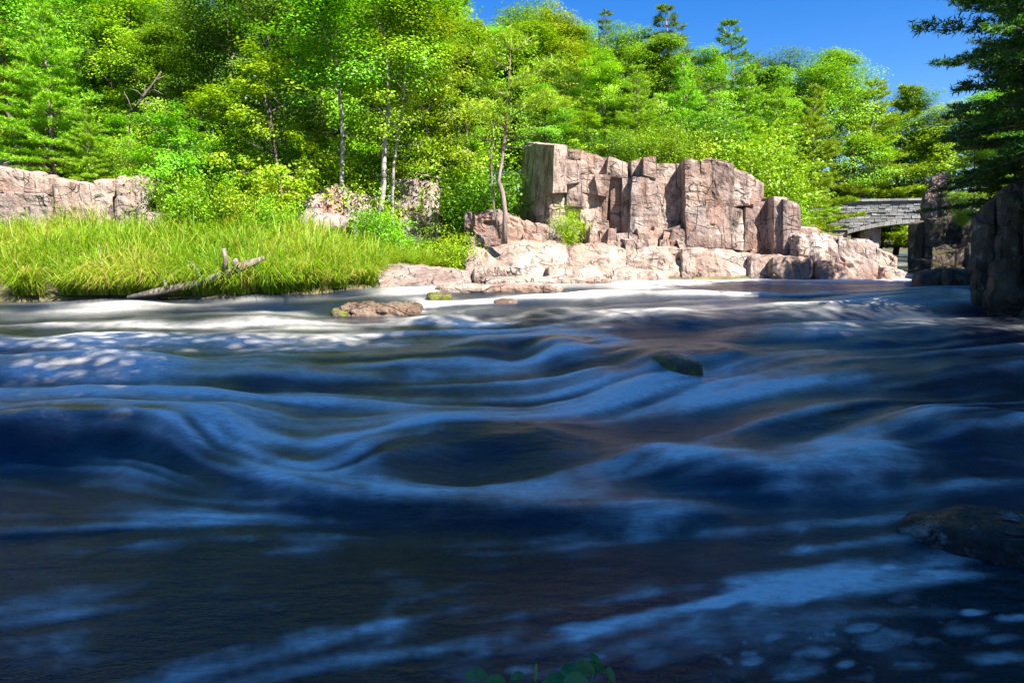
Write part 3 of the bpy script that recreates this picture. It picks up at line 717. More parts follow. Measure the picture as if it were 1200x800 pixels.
# ------------------------------------------------------------------ bridge
def bridge():
    t = NT('bridge_stone'); p = t.pos(); oi = t.n('ShaderNodeObjectInfo').outputs['Random']
    c = t.ramp(oi, [(0, (.17, .165, .165)), (.5, (.26, .255, .25)), (1, (.36, .35, .335))])
    c = t.mix(.5, c, t.ramp(t.noise(p, 5, 5, .7), [(.3, (.35, .35, .35)), (.7, (.62, .62, .6))]), 'OVERLAY')
    st = t.ramp(t.noise(t.mapv(p, (3, 3, .6)), 1, 4), [(.5, (0, 0, 0)), (.7, (1, 1, 1))]); c = t.mix(t.math('MULTIPLY', st, .4), c, (.09, .085, .085))
    b = t.n('ShaderNodeBsdfPrincipled'); t.l(c, b.inputs['Base Color']); b.inputs['Roughness'].default_value = .9; t.l(t.bump(t.noise(p, 12, 5), .6, .04), b.inputs['Normal'])
    stone = t.done(b.outputs[0])
    t = NT('bridge_mortar'); p = t.pos(); b = t.n('ShaderNodeBsdfPrincipled'); t.l(t.ramp(t.noise(p, 4, 4), [(.3, (.16, .13, .12)), (.7, (.30, .25, .22))]), b.inputs['Base Color']); b.inputs['Roughness'].default_value = .95
    mortar = t.done(b.outputs[0])
    A = at(962, 238, 47.2); B = at(1175, 226, 44.0)
    ax = np.array([B[0]-A[0], B[1]-A[1], 0]); LEN = np.linalg.norm(ax); ax /= LEN; nrm = np.array([ax[1], -ax[0], 0])   # towards camera
    if nrm[1] > 0: nrm = -nrm
    zt = at(1030, 233.5, 46)[2]
    root = empty('stone_bridge', [A[0]+ax[0]*LEN/2, A[1]+ax[1]*LEN/2, 0.2], 'grey stone arch bridge spanning the gap behind the rock shelf', 'bridge')
    s0, s1 = 1.75, 11.2; zc = at(1085, 261, 45.3)[2]; zs = at(1000, 273, 46.5)[2]-.05
    def arch(s):
        u = (np.clip(s, s0, s1)-s0)/(s1-s0)*2-1; return zs+(zc-zs)*(1-np.abs(u)**2.2)
    WID = 5.0
    def P(s, n, z): return np.array([A[0], A[1], 0])+ax*s-nrm*n+np.array([0, 0, z])
    # body: spandrel core
    ss = np.linspace(-3, LEN+3, 70); V = []; F = []
    for s in ss:
        zl = arch(s) if s0 < s < s1 else -.6
        V += [P(s, .08, zl), P(s, .08, zt-.10), P(s, WID, zt-.10), P(s, WID, zl)]
    for i in range(len(ss)-1):
        a = 4*i; b_ = a+4
        for k in range(4): F.append((a+k, b_+k, b_+(k+1) % 4, a+(k+1) % 4))
    F += [(0, 1, 2, 3), tuple(4*(len(ss)-1)+k for k in (3, 2, 1, 0))]
    obj('spandrel_wall', V, F, mortar, root)
    def brick(name, s_a, s_b, z0a, z0b, z1a, z1b, out, dep, mat):
        V = [P(s_a, -out, z0a), P(s_b, -out, z0b), P(s_b, dep, z0b), P(s_a, dep, z0a), P(s_a, -out, z1a), P(s_b, -out, z1b), P(s_b, dep, z1b), P(s_a, dep, z1a)]
        return obj(name, V, [(3, 2, 1, 0), (4, 5, 6, 7), (0, 1, 5, 4), (1, 2, 6, 5), (2, 3, 7, 6), (3, 0, 4, 7)], mat, root)
    # coping
    s = -3
    while s < LEN+2.5:
        w = random.uniform(.75, 1.0); brick('coping_stone', s+.01, s+w-.01, zt-.11, zt-.11, zt+.03, zt+.03+random.uniform(-.01, .01), .12, .5, stone); s += w
    # courses
    z = zt-.13; row = 0
    while z > .6:
        h = random.choice([.15, .18, .21]) if row != 4 else .12
        s = -3+random.random()*.4
        while s < LEN+2.5:
            w = random.uniform(.28, .62); a, b_ = s+.012, s+w-.012; za, zb_ = z-h+.012, z-.012
            la, lb = [(arch(q)+.26) if s0-.05 < q < s1+.05 else -9 for q in (a, b_)]
            if zb_ > max(la, lb)+.05:
                brick('stone', a, b_, max(za, la), max(za, lb), zb_, zb_, random.uniform(-.03, .03)+(.05 if row == 4 else 0), .2, stone)
            s += w
        z -= h; row += 1
        if row > 10: break
    # arch ring
    n = 26
    for i in range(n):
        a = s0+(s1-s0)*i/n+.012; b_ = s0+(s1-s0)*(i+1)/n-.012
        brick('arch_stone', a, b_, arch(a)-.01, arch(b_)-.01, arch(a)+.25, arch(b_)+.25, .06, .3, stone)
    # abutment wall under the arch on the left, and its twin
    rock('abutment', [P(s0+.9, .5, -.4), P(s0+2.2, .6, -.4), P(s0+.9, WID-.3, -.4), P(s0+2.6, WID-.2, -.4), P(s0+.9, .5, zc+.02), P(s0+2.2, .6, zc+.02), P(s0+.9, WID-.3, zc+.02), P(s0+2.6, WID-.2, zc+.02)], M['outcrop'], root, res=.3, amp=.04, step=.03, rnd=.03)
    rock('abutment', [P(s1-.8, .5, -.4), P(s1+1, .5, -.4), P(s1-.8, WID-.2, -.4), P(s1+1, WID-.2, -.4), P(s1-.8, .5, zc), P(s1+1, .5, zc), P(s1-.8, WID-.2, zc), P(s1+1, WID-.2, zc)], M['outcrop'], root, res=.3, amp=.04, step=.03, rnd=.03)
bridge()

# ------------------------------------------------------------------ railing above the rock wall
def railing():
    pts = [at(462, 203, 25.6), at(488, 204, 25.5), at(512, 208, 25.4)]
    root = empty('wooden_railing', pts[0]-[0, 0, .7], 'thin weathered wooden railing on top of the streaked rock wall', 'railing')
    for p in pts:
        m = MB(); m.tube([p-[0, 0, .75], p+[0, 0, .06]], [.045, .04], 6); m.build('post', M['rail'], root)
    for dz in (0, -.28):
        m = MB(); m.tube([p+[0, -.05, dz] for p in [pts[0]-[.3, 0, 0]]+pts[1:]+[pts[2]+[.25, 0, -.06]]], [.035]*4, 6); m.build('rail', M['rail'], root)
railing()

# ------------------------------------------------------------------ foliage generators
def unit(v): return v/(np.linalg.norm(v, axis=-1, keepdims=True)+1e-9)
def leaf_quads(C, N, L, Wd, droop=.3, rg=rng):
    """rhombic leaves: centres C, normals N, length L, width Wd"""
    n = len(C); N = unit(N)
    a = rg.normal(size=(n, 3)); a -= (a*N).sum(1, keepdims=True)*N; a = unit(a); b = np.cross(N, a)
    L = np.asarray(L).reshape(-1, 1)*np.ones((n, 1)); Wd = np.asarray(Wd).reshape(-1, 1)*np.ones((n, 1))
    p0 = C-a*L*.5; p2 = C+a*L*.5-N*L*droop*.3; m = C-a*L*.05+N*L*.06
    V = np.stack([p0, m+b*Wd*.5, p2, m-b*Wd*.5], 1).reshape(-1, 3)
    return V, np.arange(n*4).reshape(-1, 4)
def sphere_dirs(n, rg=rng):
    return unit(rg.normal(size=(n, 3)))

def make_broadleaf(key, H=10., crown_r=2.6, base=.25, nl=20, clumps=120, per=130, leaf=.15, lean=0., bark='bark', mat='leaf', seed=1, trunk_r=.15, flat=.6, cr=(.5, .9)):
    rg = np.random.default_rng(seed); random.seed(seed)
    m = MB(); pts = []; rad = []
    ox = oy = 0.
    ns = 9; zz = np.linspace(0, H*.93, ns)
    for i, z in enumerate(zz):
        pts.append(np.array([ox+lean*z, oy, z])); rad.append(trunk_r*(1-.88*(i/(ns-1)))*(1.35 if i == 0 else 1)); ox += rg.normal()*.012*H; oy += rg.normal()*.012*H
    m.tube(pts, rad, 8)
    def tp(z): return np.array([np.interp(z, zz, [p[k] for p in pts]) for k in range(3)])
    ends = []
    for i in range(nl):
        f = base+(.93-base)*((i+rg.random())/nl); z0 = f*H*.93
        t = (f-base)/(1-base); prof = crown_r*(math.sin(math.pi*min(1, .16+.84*t)**.75)**.8*.95+.12)
        az = i*2.4+rg.normal()*.4; up = .25+.75*t+rg.normal()*.12
        ln = prof*rg.uniform(.75, 1.15)
        p = tp(z0); d = np.array([math.cos(az), math.sin(az), up]); path = [p]
        for s in range(4):
            d = unit(d+rg.normal(size=3)*.16+np.array([0, 0, .06])); path.append(path[-1]+d*ln/4)
        r0 = trunk_r*(1-.8*f)*.5
        m.tube(path, [r0, r0*.8, r0*.58, r0*.36, r0*.12], 5)
        for k in (2, 3, 4): ends.append((path[k], ln))
        for s in range(3):
            k = rg.integers(1, 4); d2 = unit(d+rg.normal(size=3)*.75); e = path[k]+d2*ln*rg.uniform(.3, .5); mid = (path[k]+e)/2+rg.normal(size=3)*.05
            m.tube([path[k], mid, e], [r0*.35, r0*.22, r0*.06], 4); ends.append((e, ln)); ends.append((mid, ln))
    for q in (.93, .95, .90, .86, .82, .78): ends.append((tp(H*min(q, .93))+rg.normal(size=3)*.12, 1.))
    E = np.array([e[0] for e in ends]); idx = np.concatenate([np.arange(len(E)-6, len(E)), rg.permutation(len(E)-6), rg.integers(0, len(E), clumps)])[:clumps]
    axis = np.array([tp(H*.55)[0], tp(H*.55)[1], H*.55])
    C = []; N = []; Tn = []
    for i in idx:
        c = E[i]+rg.normal(size=3)*.28; r = rg.uniform(*cr)*H/10; k = int(per*rg.uniform(.6, 1.3))
        u = sphere_dirs(k, rg)*(rg.random((k, 1))**.45); u[:, 2] *= flat
        sp_ = u*r
        C.append(c+sp_); outw = unit(c-axis+1e-3)
        N.append(unit(sphere_dirs(k, rg)*.5+np.array([0, 0, .7])+outw*.5+u*.5))
        Tn.append(np.clip(rg.normal(.22+.45*rg.random(), .15, k)+.15*u[:, 2], 0, 1))
    C = np.concatenate(C); N = np.concatenate(N); Tn = np.concatenate(Tn)
    LL = leaf*rg.uniform(.65, 1.25, len(C))
    V, F = leaf_quads(C, N, LL, LL*.68, rg=rg)
    MESH[key] = (m.data(key+'_trunk', M[bark]), mesh_data(key+'_crown', V, F, M[mat], False, {'tint': ('FACE', Tn)}), H)

def blades(base, tip, wd, rg=rng):
    n = len(base); d = unit(tip-base); s = unit(np.cross(d, rg.normal(size=(n, 3))))
    w = np.asarray(wd).reshape(-1, 1)*np.ones((n, 1))
    V = np.stack([base-s*w*.5, base+s*w*.5, tip], 1).reshape(-1, 3)
    return V, np.arange(n*3).reshape(-1, 3)

def make_pine(key, H=9., r=2.4, base=.12, whorls=17, per=5, tuft=9, nl=.17, wd=.022, mat='needle', bark='pinebark', seed=1, droop=0., sparse=1., trunk_r=.13, dens=1., up=.25, taper=.9):
    rg = np.random.default_rng(seed); random.seed(seed)
    m = MB(); ns = 8; zz = np.linspace(0, H, ns); px_ = np.cumsum(rg.normal(size=ns)*.008*H); py_ = np.cumsum(rg.normal(size=ns)*.008*H); px_[0] = py_[0] = 0
    m.tube([(px_[i], py_[i], zz[i]) for i in range(ns)], [trunk_r*(1-.94*i/(ns-1)) for i in range(ns)], 8)
    def tp(z): return np.array([np.interp(z, zz, px_), np.interp(z, zz, py_), z])
    B = []; Tt = []; Tn = []
    def tufts(p, d, n, sz):
        for q in range(n):
            k = tuft; c = p+d*(q/max(1, n))*.0
            dirs = unit(d*.75+sphere_dirs(k, rg)*.85+np.array([0, 0, up]))
            b = c+rg.normal(size=(k, 3))*.035; B.append(b); Tt.append(b+dirs*(sz*rg.uniform(.7, 1.2, (k, 1))))
            Tn.append(np.clip(rg.normal(.5, .2, k)+rg.normal()*.12, 0, 1))
    for w in range(whorls):
        f = base+(1-base)*(w+.5*rg.random())/whorls
        t = (f-base)/(1-base)
        prof = r*((1-t)**taper*(.75+.25*math.sin(w*2.1))+.06)*(.5+.5*min(1, t*5+.35))
        for b in range(per):
            if rg.random() > sparse: continue
            az = b*2*math.pi/per+w*1.1+rg.normal()*.25; ln = prof*rg.uniform(.42, 1.3)+.12
            p = tp(f*H); el = .10+.75*t**2-droop+rg.normal()*.08; nseg = 5; path = [p]
            for s in range(nseg):
                e = el+.10*(s/nseg)*(1 if droop <= 0 else -1)+rg.normal()*.05; a2 = az+rg.normal()*.08; az = a2
                path.append(path[-1]+np.array([math.cos(a2)*math.cos(e), math.sin(a2)*math.cos(e), math.sin(e)])*ln/nseg)
            r0 = max(.008, trunk_r*.34*(1-t)*min(1, ln/1.2)); m.tube(path, list(np.linspace(r0, .006, nseg+1)), 4)
            nst = max(3, int(ln*6.5*dens))
            for q in range(nst):
                u = .22+.78*(q+rg.random())/nst; fi = u*nseg; i0 = min(nseg-1, int(fi)); c = path[i0]+(path[i0+1]-path[i0])*(fi-i0); d = unit(path[i0+1]-path[i0])
                for sgn in (-1, 1):
                    if rg.random() < .12: continue
                    lat = unit(d*.7+sgn*np.cross(d, [0, 0, 1.])*rg.uniform(.5, 1.1)+np.array([0, 0, .12-droop*.4])); tl = (1-u*.6)*min(.75, ln*.38)*rg.uniform(.5, 1.1)+.08
                    nt = max(1, int(tl/.13))
                    for k in range(nt): tufts(c+lat*tl*(k+1)/nt, lat, 1, nl)
            tufts(path[-1], unit(path[-1]-path[-2]), 2, nl)
    tufts(tp(H), np.array([0, 0, 1.]), 4, nl)
    B = np.concatenate(B); Tt = np.concatenate(Tt); Tn = np.concatenate(Tn)
    V, F = blades(B, Tt, wd*rg.uniform(.8, 1.5, len(B)), rg)
    MESH[key] = (m.data(key+'_trunk', M[bark]), mesh_data(key+'_crown', V, F, M[mat], False, {'tint': ('FACE', Tn)}), H)

def make_shrub(key, H=1.6, r=.9, stems=9, per=330, leaf=.11, mat='leaf', seed=1):
    rg = np.random.default_rng(seed); random.seed(seed); m = MB(); C = []; N = []; Tn = []
    for s in range(stems):
        az = s*2.4+rg.normal()*.3; ln = H*rg.uniform(.6, 1.1); d = unit(np.array([math.cos(az)*r/H*rg.uniform(.1, 1), math.sin(az)*r/H*rg.uniform(.1, 1), 1.])); path = [np.array([math.cos(az)*.08, math.sin(az)*.08, -.1])]
        for k in range(4): d = unit(d+rg.normal(size=3)*.13); path.append(path[-1]+d*ln/4)
        m.tube(path, [.022, .018, .013, .009, .004], 4)
        for k in range(1, 5):
            for _ in range(2):
                c = path[k]+rg.normal(size=3)*np.array([.22, .22, .14])*H/1.6; n = int(per/8*rg.uniform(.6, 1.3)); u = sphere_dirs(n, rg)*(rg.random((n, 1))**.5)*np.array([.34, .34, .24])*H/1.6
                C.append(c+u); N.append(unit(sphere_dirs(n, rg)*.8+np.array([0, 0, .8])+u)); Tn.append(np.clip(rg.normal(.42+.3*rg.random(), .16, n), 0, 1))
    C = np.concatenate(C); N = np.concatenate(N); Tn = np.concatenate(Tn); LL = leaf*rg.uniform(.6, 1.25, len(C)); V, F = leaf_quads(C, N, LL, LL*.62, rg=rg)
    MESH[key] = (m.data(key+'_stem', M['bark']), mesh_data(key+'_foliage', V, F, M[mat], False, {'tint': ('FACE', Tn)}), H)

MESH = {}
make_broadleaf('maple_a', 11, 3.0, .20, 22, 125, 240, .115, flat=.42, cr=(.55, 1.0), seed=3)
make_broadleaf('maple_b', 12, 3.3, .26, 22, 125, 240, .115, flat=.42, cr=(.55, 1.0), seed=5, mat='leaf')
make_broadleaf('maple_c', 10, 2.6, .15, 20, 120, 230, .11, flat=.42, cr=(.5, .95), seed=8, mat='leaf_y')
make_broadleaf('maple_d', 12, 3.2, .22, 22, 125, 240, .115, flat=.42, cr=(.55, 1.0), seed=13, mat='leaf_d')
make_broadleaf('birch_a', 12, 2.4, .56, 17, 100, 160, .11, seed=21, bark='birch', trunk_r=.11, flat=.5)
make_broadleaf('birch_b', 12, 2.2, .42, 16, 86, 150, .11, lean=.06, seed=23, bark='birch', mat='leaf_y', trunk_r=.085, flat=.5)
make_broadleaf('sapling_a', 5, 1.1, .12, 14, 70, 100, .085, seed=31, mat='leaf_y', trunk_r=.045, cr=(.45, .8))
make_broadleaf('sapling_b', 5, 1.3, .10, 14, 76, 100, .085, seed=33, mat='leaf', trunk_r=.045, cr=(.5, .85))
make_pine('white_pine_a', 10, 3.0, .08, 19, 6, 10, .21, .034, seed=41, dens=1.45)
make_pine('white_pine_b', 11, 2.9, .14, 19, 6, 10, .21, .034, seed=43, sparse=.92, dens=1.4)
make_pine('white_pine_c', 8, 2.5, .06, 16, 6, 10, .20, .030, seed=45, dens=1.5)
make_pine('spruce', 11, 1.7, .05, 26, 6, 8, .12, .03, mat='needle_b', seed=47, droop=.15, dens=1.3, taper=1.0)
make_pine('thin_pine', 12, 2.0, .34, 18, 5, 10, .22, .034, mat='needle_b', seed=49, sparse=.85, trunk_r=.12, dens=1.2)
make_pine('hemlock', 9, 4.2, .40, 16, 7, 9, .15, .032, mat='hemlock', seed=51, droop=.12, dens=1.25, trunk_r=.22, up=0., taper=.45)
make_shrub('shrub_a', 2.4, 1.2, 13, 760, .088, 'leaf', 61)
make_shrub('shrub_b', 2.3, 1.2, 13, 760, .085, 'leaf_y', 63)
make_shrub('shrub_c', 2.2, 1.1, 12, 720, .092, 'leaf_d', 65)
random.seed(99)

def plant(name, key, x, y, height, label, cat, group=None, rz=None, wide=1., z=None, parts=('trunk', 'crown')):
    tm, cm, H = MESH[key]; s = height/H
    z = gz(x, y)-.05 if z is None else z
    root = empty(name, (x, y, z), label, cat, group)
    root.rotation_euler = (0, 0, random.random()*6.28 if rz is None else rz); root.scale = (s*wide, s*wide, s)
    inst(parts[0], tm, root); inst(parts[1], cm, root)
    return root
def tree(name, key, px, ytop, Y, label, group=None, wide=1., rz=None, ybase=None, cat='tree'):
    x = at(px, 250, Y)[0]; zt = at(px, ytop, Y)[2]; z = gz(x, Y)-.05 if ybase is None else at(px, ybase, Y)[2]
    return plant(name, key, x, Y, zt-z, label, cat, group, rz, wide, z)
def shrub(key, px, ytop, Y, label, group=None, wide=1., ybase=None, name='shrub', cat='shrub'):
    x = at(px, 250, Y)[0]; zt = at(px, ytop, Y)[2]; z = gz(x, Y)-.05 if ybase is None else at(px, ybase, Y)[2]
    return plant(name, key, x, Y, max(.5, zt-z), label, cat, group, None, wide, z, ('stem', 'foliage'))

# ------------------------------------------------------------------ trees of the left bank
tree('pine_tree', 'white_pine_a', 72, 8, 22.4, 'bright white pine rising directly behind the long pale outcrop', wide=1.25, rz=.4)
tree('pine_tree', 'white_pine_c', -40, -30, 23.5, 'feathery pine cut by the left edge above the outcrop', wide=1.2)
tree('pine_sapling', 'white_pine_c', 108, 120, 21.9, 'small blue green pine in front of the bright white pine', wide=1.1)
tree('broadleaf_tree', 'maple_a', 195, 20, 27, 'leafy tree behind the leaning grey dead trunk', wide=1.1)
tree('broadleaf_tree', 'maple_d', 262, -60, 31, 'tall dark green tree left of the birch trunks, cut by the top edge', wide=1.1)
tree('broadleaf_tree', 'maple_d', 338, -70, 28, 'broad tree with deep shade in its crown, behind the yellow tipped sapling', wide=1.1)
tree('birch_tree', 'birch_a', 418, -60, 23.2, 'single straight pale birch with bare lower trunk left of the twin birches', wide=1.25, rz=1.)
tree('birch_tree', 'birch_a', 449, -90, 23.6, 'dark flecked birch, left one of the twin trunks', wide=1.2, rz=3.)
tree('birch_tree', 'birch_b', 455, -20, 23.9, 'slender birch leaning right out of the twin birch base', wide=1.1, rz=0.)
tree('broadleaf_tree', 'maple_c', 500, -8, 27.5, 'bright green tree standing over the wooden railing', wide=1.05)
tree('broadleaf_tree', 'maple_a', 540, 4, 30, 'bright tree at the left end of the open sky', wide=1.)
tree('broadleaf_tree', 'maple_c', 150, -30, 32, 'pale green tree high behind the white pine', wide=1.2)
tree('broadleaf_tree', 'maple_b', 20, -80, 30, 'tall broad tree behind the pines in the upper left corner', wide=1.2)
tree('broadleaf_tree', 'maple_c', 405, -50, 30, 'yellow green crown above the single straight birch', wide=1.2)
tree('sapling_tree', 'sapling_a', 331, 52, 22.0, 'slim sapling with yellowish tip in front of the dark gap', wide=1.15)
tree('sapling_tree', 'sapling_b', 205, 122, 21.6, 'fresh green sapling right of the long outcrop', wide=1.3)
tree('sapling_tree', 'sapling_b', 285, 140, 22.2, 'bushy sapling between the outcrop and the yellow tipped sapling', wide=1.3)
tree('sapling_tree', 'sapling_a', 248, 95, 24.5, 'yellow green sapling standing left of the dark gap', wide=1.3)
tree('sapling_tree', 'sapling_a', 366, 130, 24.8, 'yellow green sapling close to the foot of the single birch', wide=1.2)
tree('sapling_tree', 'sapling_b', 556, 150, 27.0, 'bushy sapling filling the gap left of the blocky rock', wide=.9)
tree('sapling_tree', 'sapling_b', 486, 130, 26.5, 'shaded sapling behind the wooden railing', wide=1.3)
tree('sapling_tree', 'sapling_b', 150, 130, 23.4, 'sapling under the leaning grey dead trunk', wide=1.4)

# leaning dead trunk
def dead_trunk():
    a, b = at(152, 138, 25.6), at(180, 98, 25.4); base = np.array([at(140, 200, 24.4)[0], 24.4, gz(at(140, 200, 24.4)[0], 24.4)])
    root = empty('dead_tree', base, 'leaning grey dead trunk with bare twigs among the left trees', 'dead tree')
    m = MB(); m.tube([base, (base+a)/2+[.1, 0, 0], a, (a+b)/2+[0, 0, .08], b, b+[.35, -.1, .4]], [.08, .07, .06, .05, .035, .012], 8, .1); m.build('trunk', M['deadwood'], root)
    for k in range(9):
        f = random.random(); p = a+(b-a)*f; d = np.array([random.uniform(-.3, 1.), random.uniform(-.6, .3), random.uniform(-.2, .8)]); m = MB(); m.tube([p, p+d*.5+[0, 0, .1], p+d*1.1], [.03, .018, .006], 5); m.build('branch', M['deadwood'], root)
dead_trunk()

# the thin crooked pine in front of the blocky rock
def crooked_pine():
    Y = 21.9; base = at(591, 284, Y)
    root = empty('crooked_pine', base, 'thin crooked pine with bare grey trunk and sparse flat branches beside the cliff', 'tree')
    stem = [at(*p, Y) for p in [(591, 285), (592, 250), (589, 225), (584, 212), (588, 190), (592, 160), (594, 130), (596, 100), (598, 70), (600, 48)]]
    m = MB(); m.tube(stem, [.10, .075, .075, .065, .055, .05, .042, .034, .022, .010], 8, .06); m.build('trunk', M['pinebark'], root)
    st2 = [at(*p, Y+.2) for p in [(586, 280), (580, 250), (577, 220), (575, 190), (577, 162), (576, 140)]]
    m = MB(); m.tube(st2, [.045, .04, .035, .03, .025, .010], 7, .06); m.build('trunk', M['pinebark'], root)
    br = [((593, 150), (548, 122)), ((594, 140), (640, 108)), ((592, 162), (628, 156)), ((596, 112), (556, 96)), ((597, 95), (655, 72)), ((598, 82), (566, 60)), ((599, 62), (622, 44)), ((577, 165), (558, 158)), ((590, 172), (624, 170)), ((595, 125), (668, 118)), ((596, 105), (620, 92)), ((593, 152), (580, 118)), ((599, 60), (588, 40))]
    B = []; Tt = []; Tn = []; rg = np.random.default_rng(4)
    for a, b in br:
        dy = random.uniform(-1.3, .6); p, e = at(*a, Y), at(*b, Y+dy); mid = (p+e)/2-[0, 0, .06]
        m = MB(); m.tube([p, mid, e], [.032, .022, .007], 5); m.build('branch', M['pinebark'], root)
        if a[1] > 155: continue
        d = unit(e-p); ln = np.linalg.norm(e-p)
        for q in range(int(ln*55)):
            u = rg.uniform(.3, 1.02); c = (p+(e-p)*u) + rg.normal(size=3)*np.array([.20, .28, .08]); k = 9
            dirs = unit(d*.5+sphere_dirs(k, rg)+np.array([0, 0, .25])); bb = c+rg.normal(size=(k, 3))*.03; B.append(bb); Tt.append(bb+dirs*.17); Tn.append(np.clip(rg.normal(.62, .2, k), 0, 1))
    B = np.concatenate(B); Tt = np.concatenate(Tt); V, F = blades(B, Tt, .028, rg)
    obj('crown', V, F, M['needle'], root, False, {'tint': ('FACE', np.concatenate(Tn))})
crooked_pine()

# ------------------------------------------------------------------ trees behind the cliff and towards the bridge
tree('broadleaf_tree', 'maple_a', 608, 14, 34, 'bright leafy tree behind the crooked pine', wide=1.1)
tree('broadleaf_tree', 'maple_c', 655, 6, 37, 'bright tree left of the dark spruce tip', wide=1.15)
tree('spruce_tree', 'spruce', 695, 8, 42, 'dark blue green spruce tip rising above the leafy trees', wide=1.2)
tree('broadleaf_tree', 'maple_c', 700, 58, 31, 'yellow green tree over the left part of the cliff top', wide=1.05)
tree('broadleaf_tree', 'maple_a', 640, 95, 29.5, 'low bright tree behind the left end of the cliff', wide=1.3)
tree('pine_tree', 'white_pine_c', 742, 78, 29, 'bushy bright pine standing on the cliff top', wide=1.35)
tree('pine_tree', 'thin_pine', 782, 8, 36, 'tall light pine with pointed top above the cliff middle', wide=1.9)
tree('pine_tree', 'white_pine_c', 800, 70, 31, 'full bright pine above the right half of the cliff', wide=1.3)
tree('pine_tree', 'thin_pine', 850, 24, 45, 'thin sparse pine with bare grey trunk against the sky', wide=1.6)
tree('pine_tree', 'thin_pine', 835, 60, 47, 'shorter sparse pine close left of the thin bare trunked pine', wide=1.)
tree('pine_tree', 'white_pine_b', 872, 78, 40, 'pine with layered boughs right of the sparse pines', wide=1.15)
tree('broadleaf_tree', 'maple_d', 925, 54, 54, 'dark green leafy crown left of the two round tops on the skyline', wide=1.05)
tree('broadleaf_tree', 'maple_a', 982, 44, 55, 'round leafy crown, highest on the skyline over the bridge', wide=.95)
tree('pine_tree', 'white_pine_a', 905, 112, 34, 'layered white pine behind the right end of the cliff', wide=1.3)
tree('pine_tree', 'white_pine_c', 862, 132, 30, 'low pine behind the stepped right shoulder of the cliff', wide=1.4)
tree('pine_tree', 'white_pine_a', 948, 104, 41, 'layered white pine with dark trunk left of the bridge', wide=1.1)
tree('pine_tree', 'white_pine_b', 1015, 96, 52, 'tall pine directly above the middle of the bridge', wide=1.5)
tree('pine_tree', 'white_pine_a', 1052, 104, 56, 'pale green pine above the right part of the bridge', wide=1.4)
tree('broadleaf_tree', 'maple_c', 1085, 118, 53, 'yellow green tree above the rock spire', wide=1.3)
tree('broadleaf_tree', 'maple_a', 1140, 92, 54, 'sunlit tree behind the overhanging dark branches', wide=1.2)
tree('broadleaf_tree', 'maple_c', 1128, 150, 33, 'low sunlit tree leaning over the rock spire', wide=.9)
tree('broadleaf_tree', 'maple_b', 1215, 60, 30, 'leafy tree cut by the right edge behind the dark hemlock', wide=1.2)
tree('sapling_tree', 'sapling_a', 966, 240, 27, 'yellow green sapling at the left end of the bridge', wide=1.5, ybase=268)
tree('sapling_tree', 'sapling_a', 938, 232, 27.5, 'yellow green bushy sapling behind the rock shelf', wide=1.4, ybase=280)
tree('sapling_tree', 'sapling_b', 925, 200, 31, 'green sapling close behind the right shoulder of the cliff', wide=1.6)
tree('sapling_tree', 'sapling_b', 1122, 205, 27.8, 'green sapling growing on the dark columnar rock', wide=1.6, ybase=256)
tree('sapling_tree', 'sapling_a', 690, 128, 27.4, 'yellow sapling on the cliff top beside the grass tuft', wide=1.7)

tree('broadleaf_tree', 'maple_a', 575, 14, 36, 'rounded bright tree just right of the open sky corner', wide=1.2)
tree('broadleaf_tree', 'maple_b', 625, 0, 42, 'tall rounded tree behind the crooked pine top', wide=1.2)
tree('broadleaf_tree', 'maple_a', 672, 14, 40, 'leafy tree touching the spruce on its left side', wide=1.2)
tree('broadleaf_tree', 'maple_b', 728, 26, 38, 'leafy tree filling the gap right of the spruce', wide=1.25)
tree('broadleaf_tree', 'maple_a', 762, 34, 35, 'round bright crown below the tall light pine', wide=1.2)
tree('broadleaf_tree', 'maple_b', 820, 52, 40, 'leafy crown between the tall light pine and the sparse pines', wide=1.25)
tree('broadleaf_tree', 'maple_a', 885, 72, 46, 'leafy crown under the skyline right of the sparse pines', wide=1.2)
tree('broadleaf_tree', 'maple_b', 955, 58, 50, 'rounded crown left of the highest leafy crown over the bridge', wide=1.2)
tree('broadleaf_tree', 'maple_d', 1030, 100, 58, 'dark rounded crown behind the bridge pines', wide=1.2)
# wood behind: trees that cannot be told apart
sil = [(-200, -80), (520, -50), (560, 5), (640, -5), (720, 18), (820, 40), (880, 66), (960, 62), (1020, 90), (1080, 98), (1120, 85), (1350, 10)]
keys = ['maple_d', 'maple_b', 'maple_d', 'white_pine_a', 'maple_a', 'maple_d']
def wood_label(key, px, Yr):
    kind = 'layered pine' if 'pine' in key else ('dark leafy tree' if key == 'maple_d' else 'green leafy tree')
    zone = 'left of the birches' if px < 410 else 'right of the birches' if px < 590 else 'behind the cliff' if px < 900 else 'beyond the bridge'
    row = {35: 'second row', 46: 'third row', 60: 'last row'}[Yr]
    return kind+' in the '+row+' of the wood '+zone, kind+'s, '+row+' '+zone
k = 0
for Yr, stp, drop in ((35, 62, 60), (46, 48, 25), (60, 40, 12)):
    px = -190 + (k*17) % 30
    while px < 1340:
        ys = np.interp(px, [s[0] for s in sil], [s[1] for s in sil]) + drop + random.uniform(0, 45)
        Yq = Yr+random.uniform(-3, 3); xq = at(px, 250, Yq)[0]
        okc = not (930 < px < 1250 and Yq < 58) and float(river_sd(np.array([xq]), np.array([Yq]))[0]) > 2
        if okc:
            tree('background_tree', keys[k % 6] if px < 830 else ['white_pine_a', 'maple_a', 'white_pine_b', 'maple_c'][k % 4], px, ys, Yq, *wood_label(keys[k % 6] if px < 830 else ['white_pine_a', 'maple_a', 'white_pine_b', 'maple_c'][k % 4], px, Yr), wide=random.uniform(1., 1.3))
        px += stp*random.uniform(.8, 1.2); k += 1

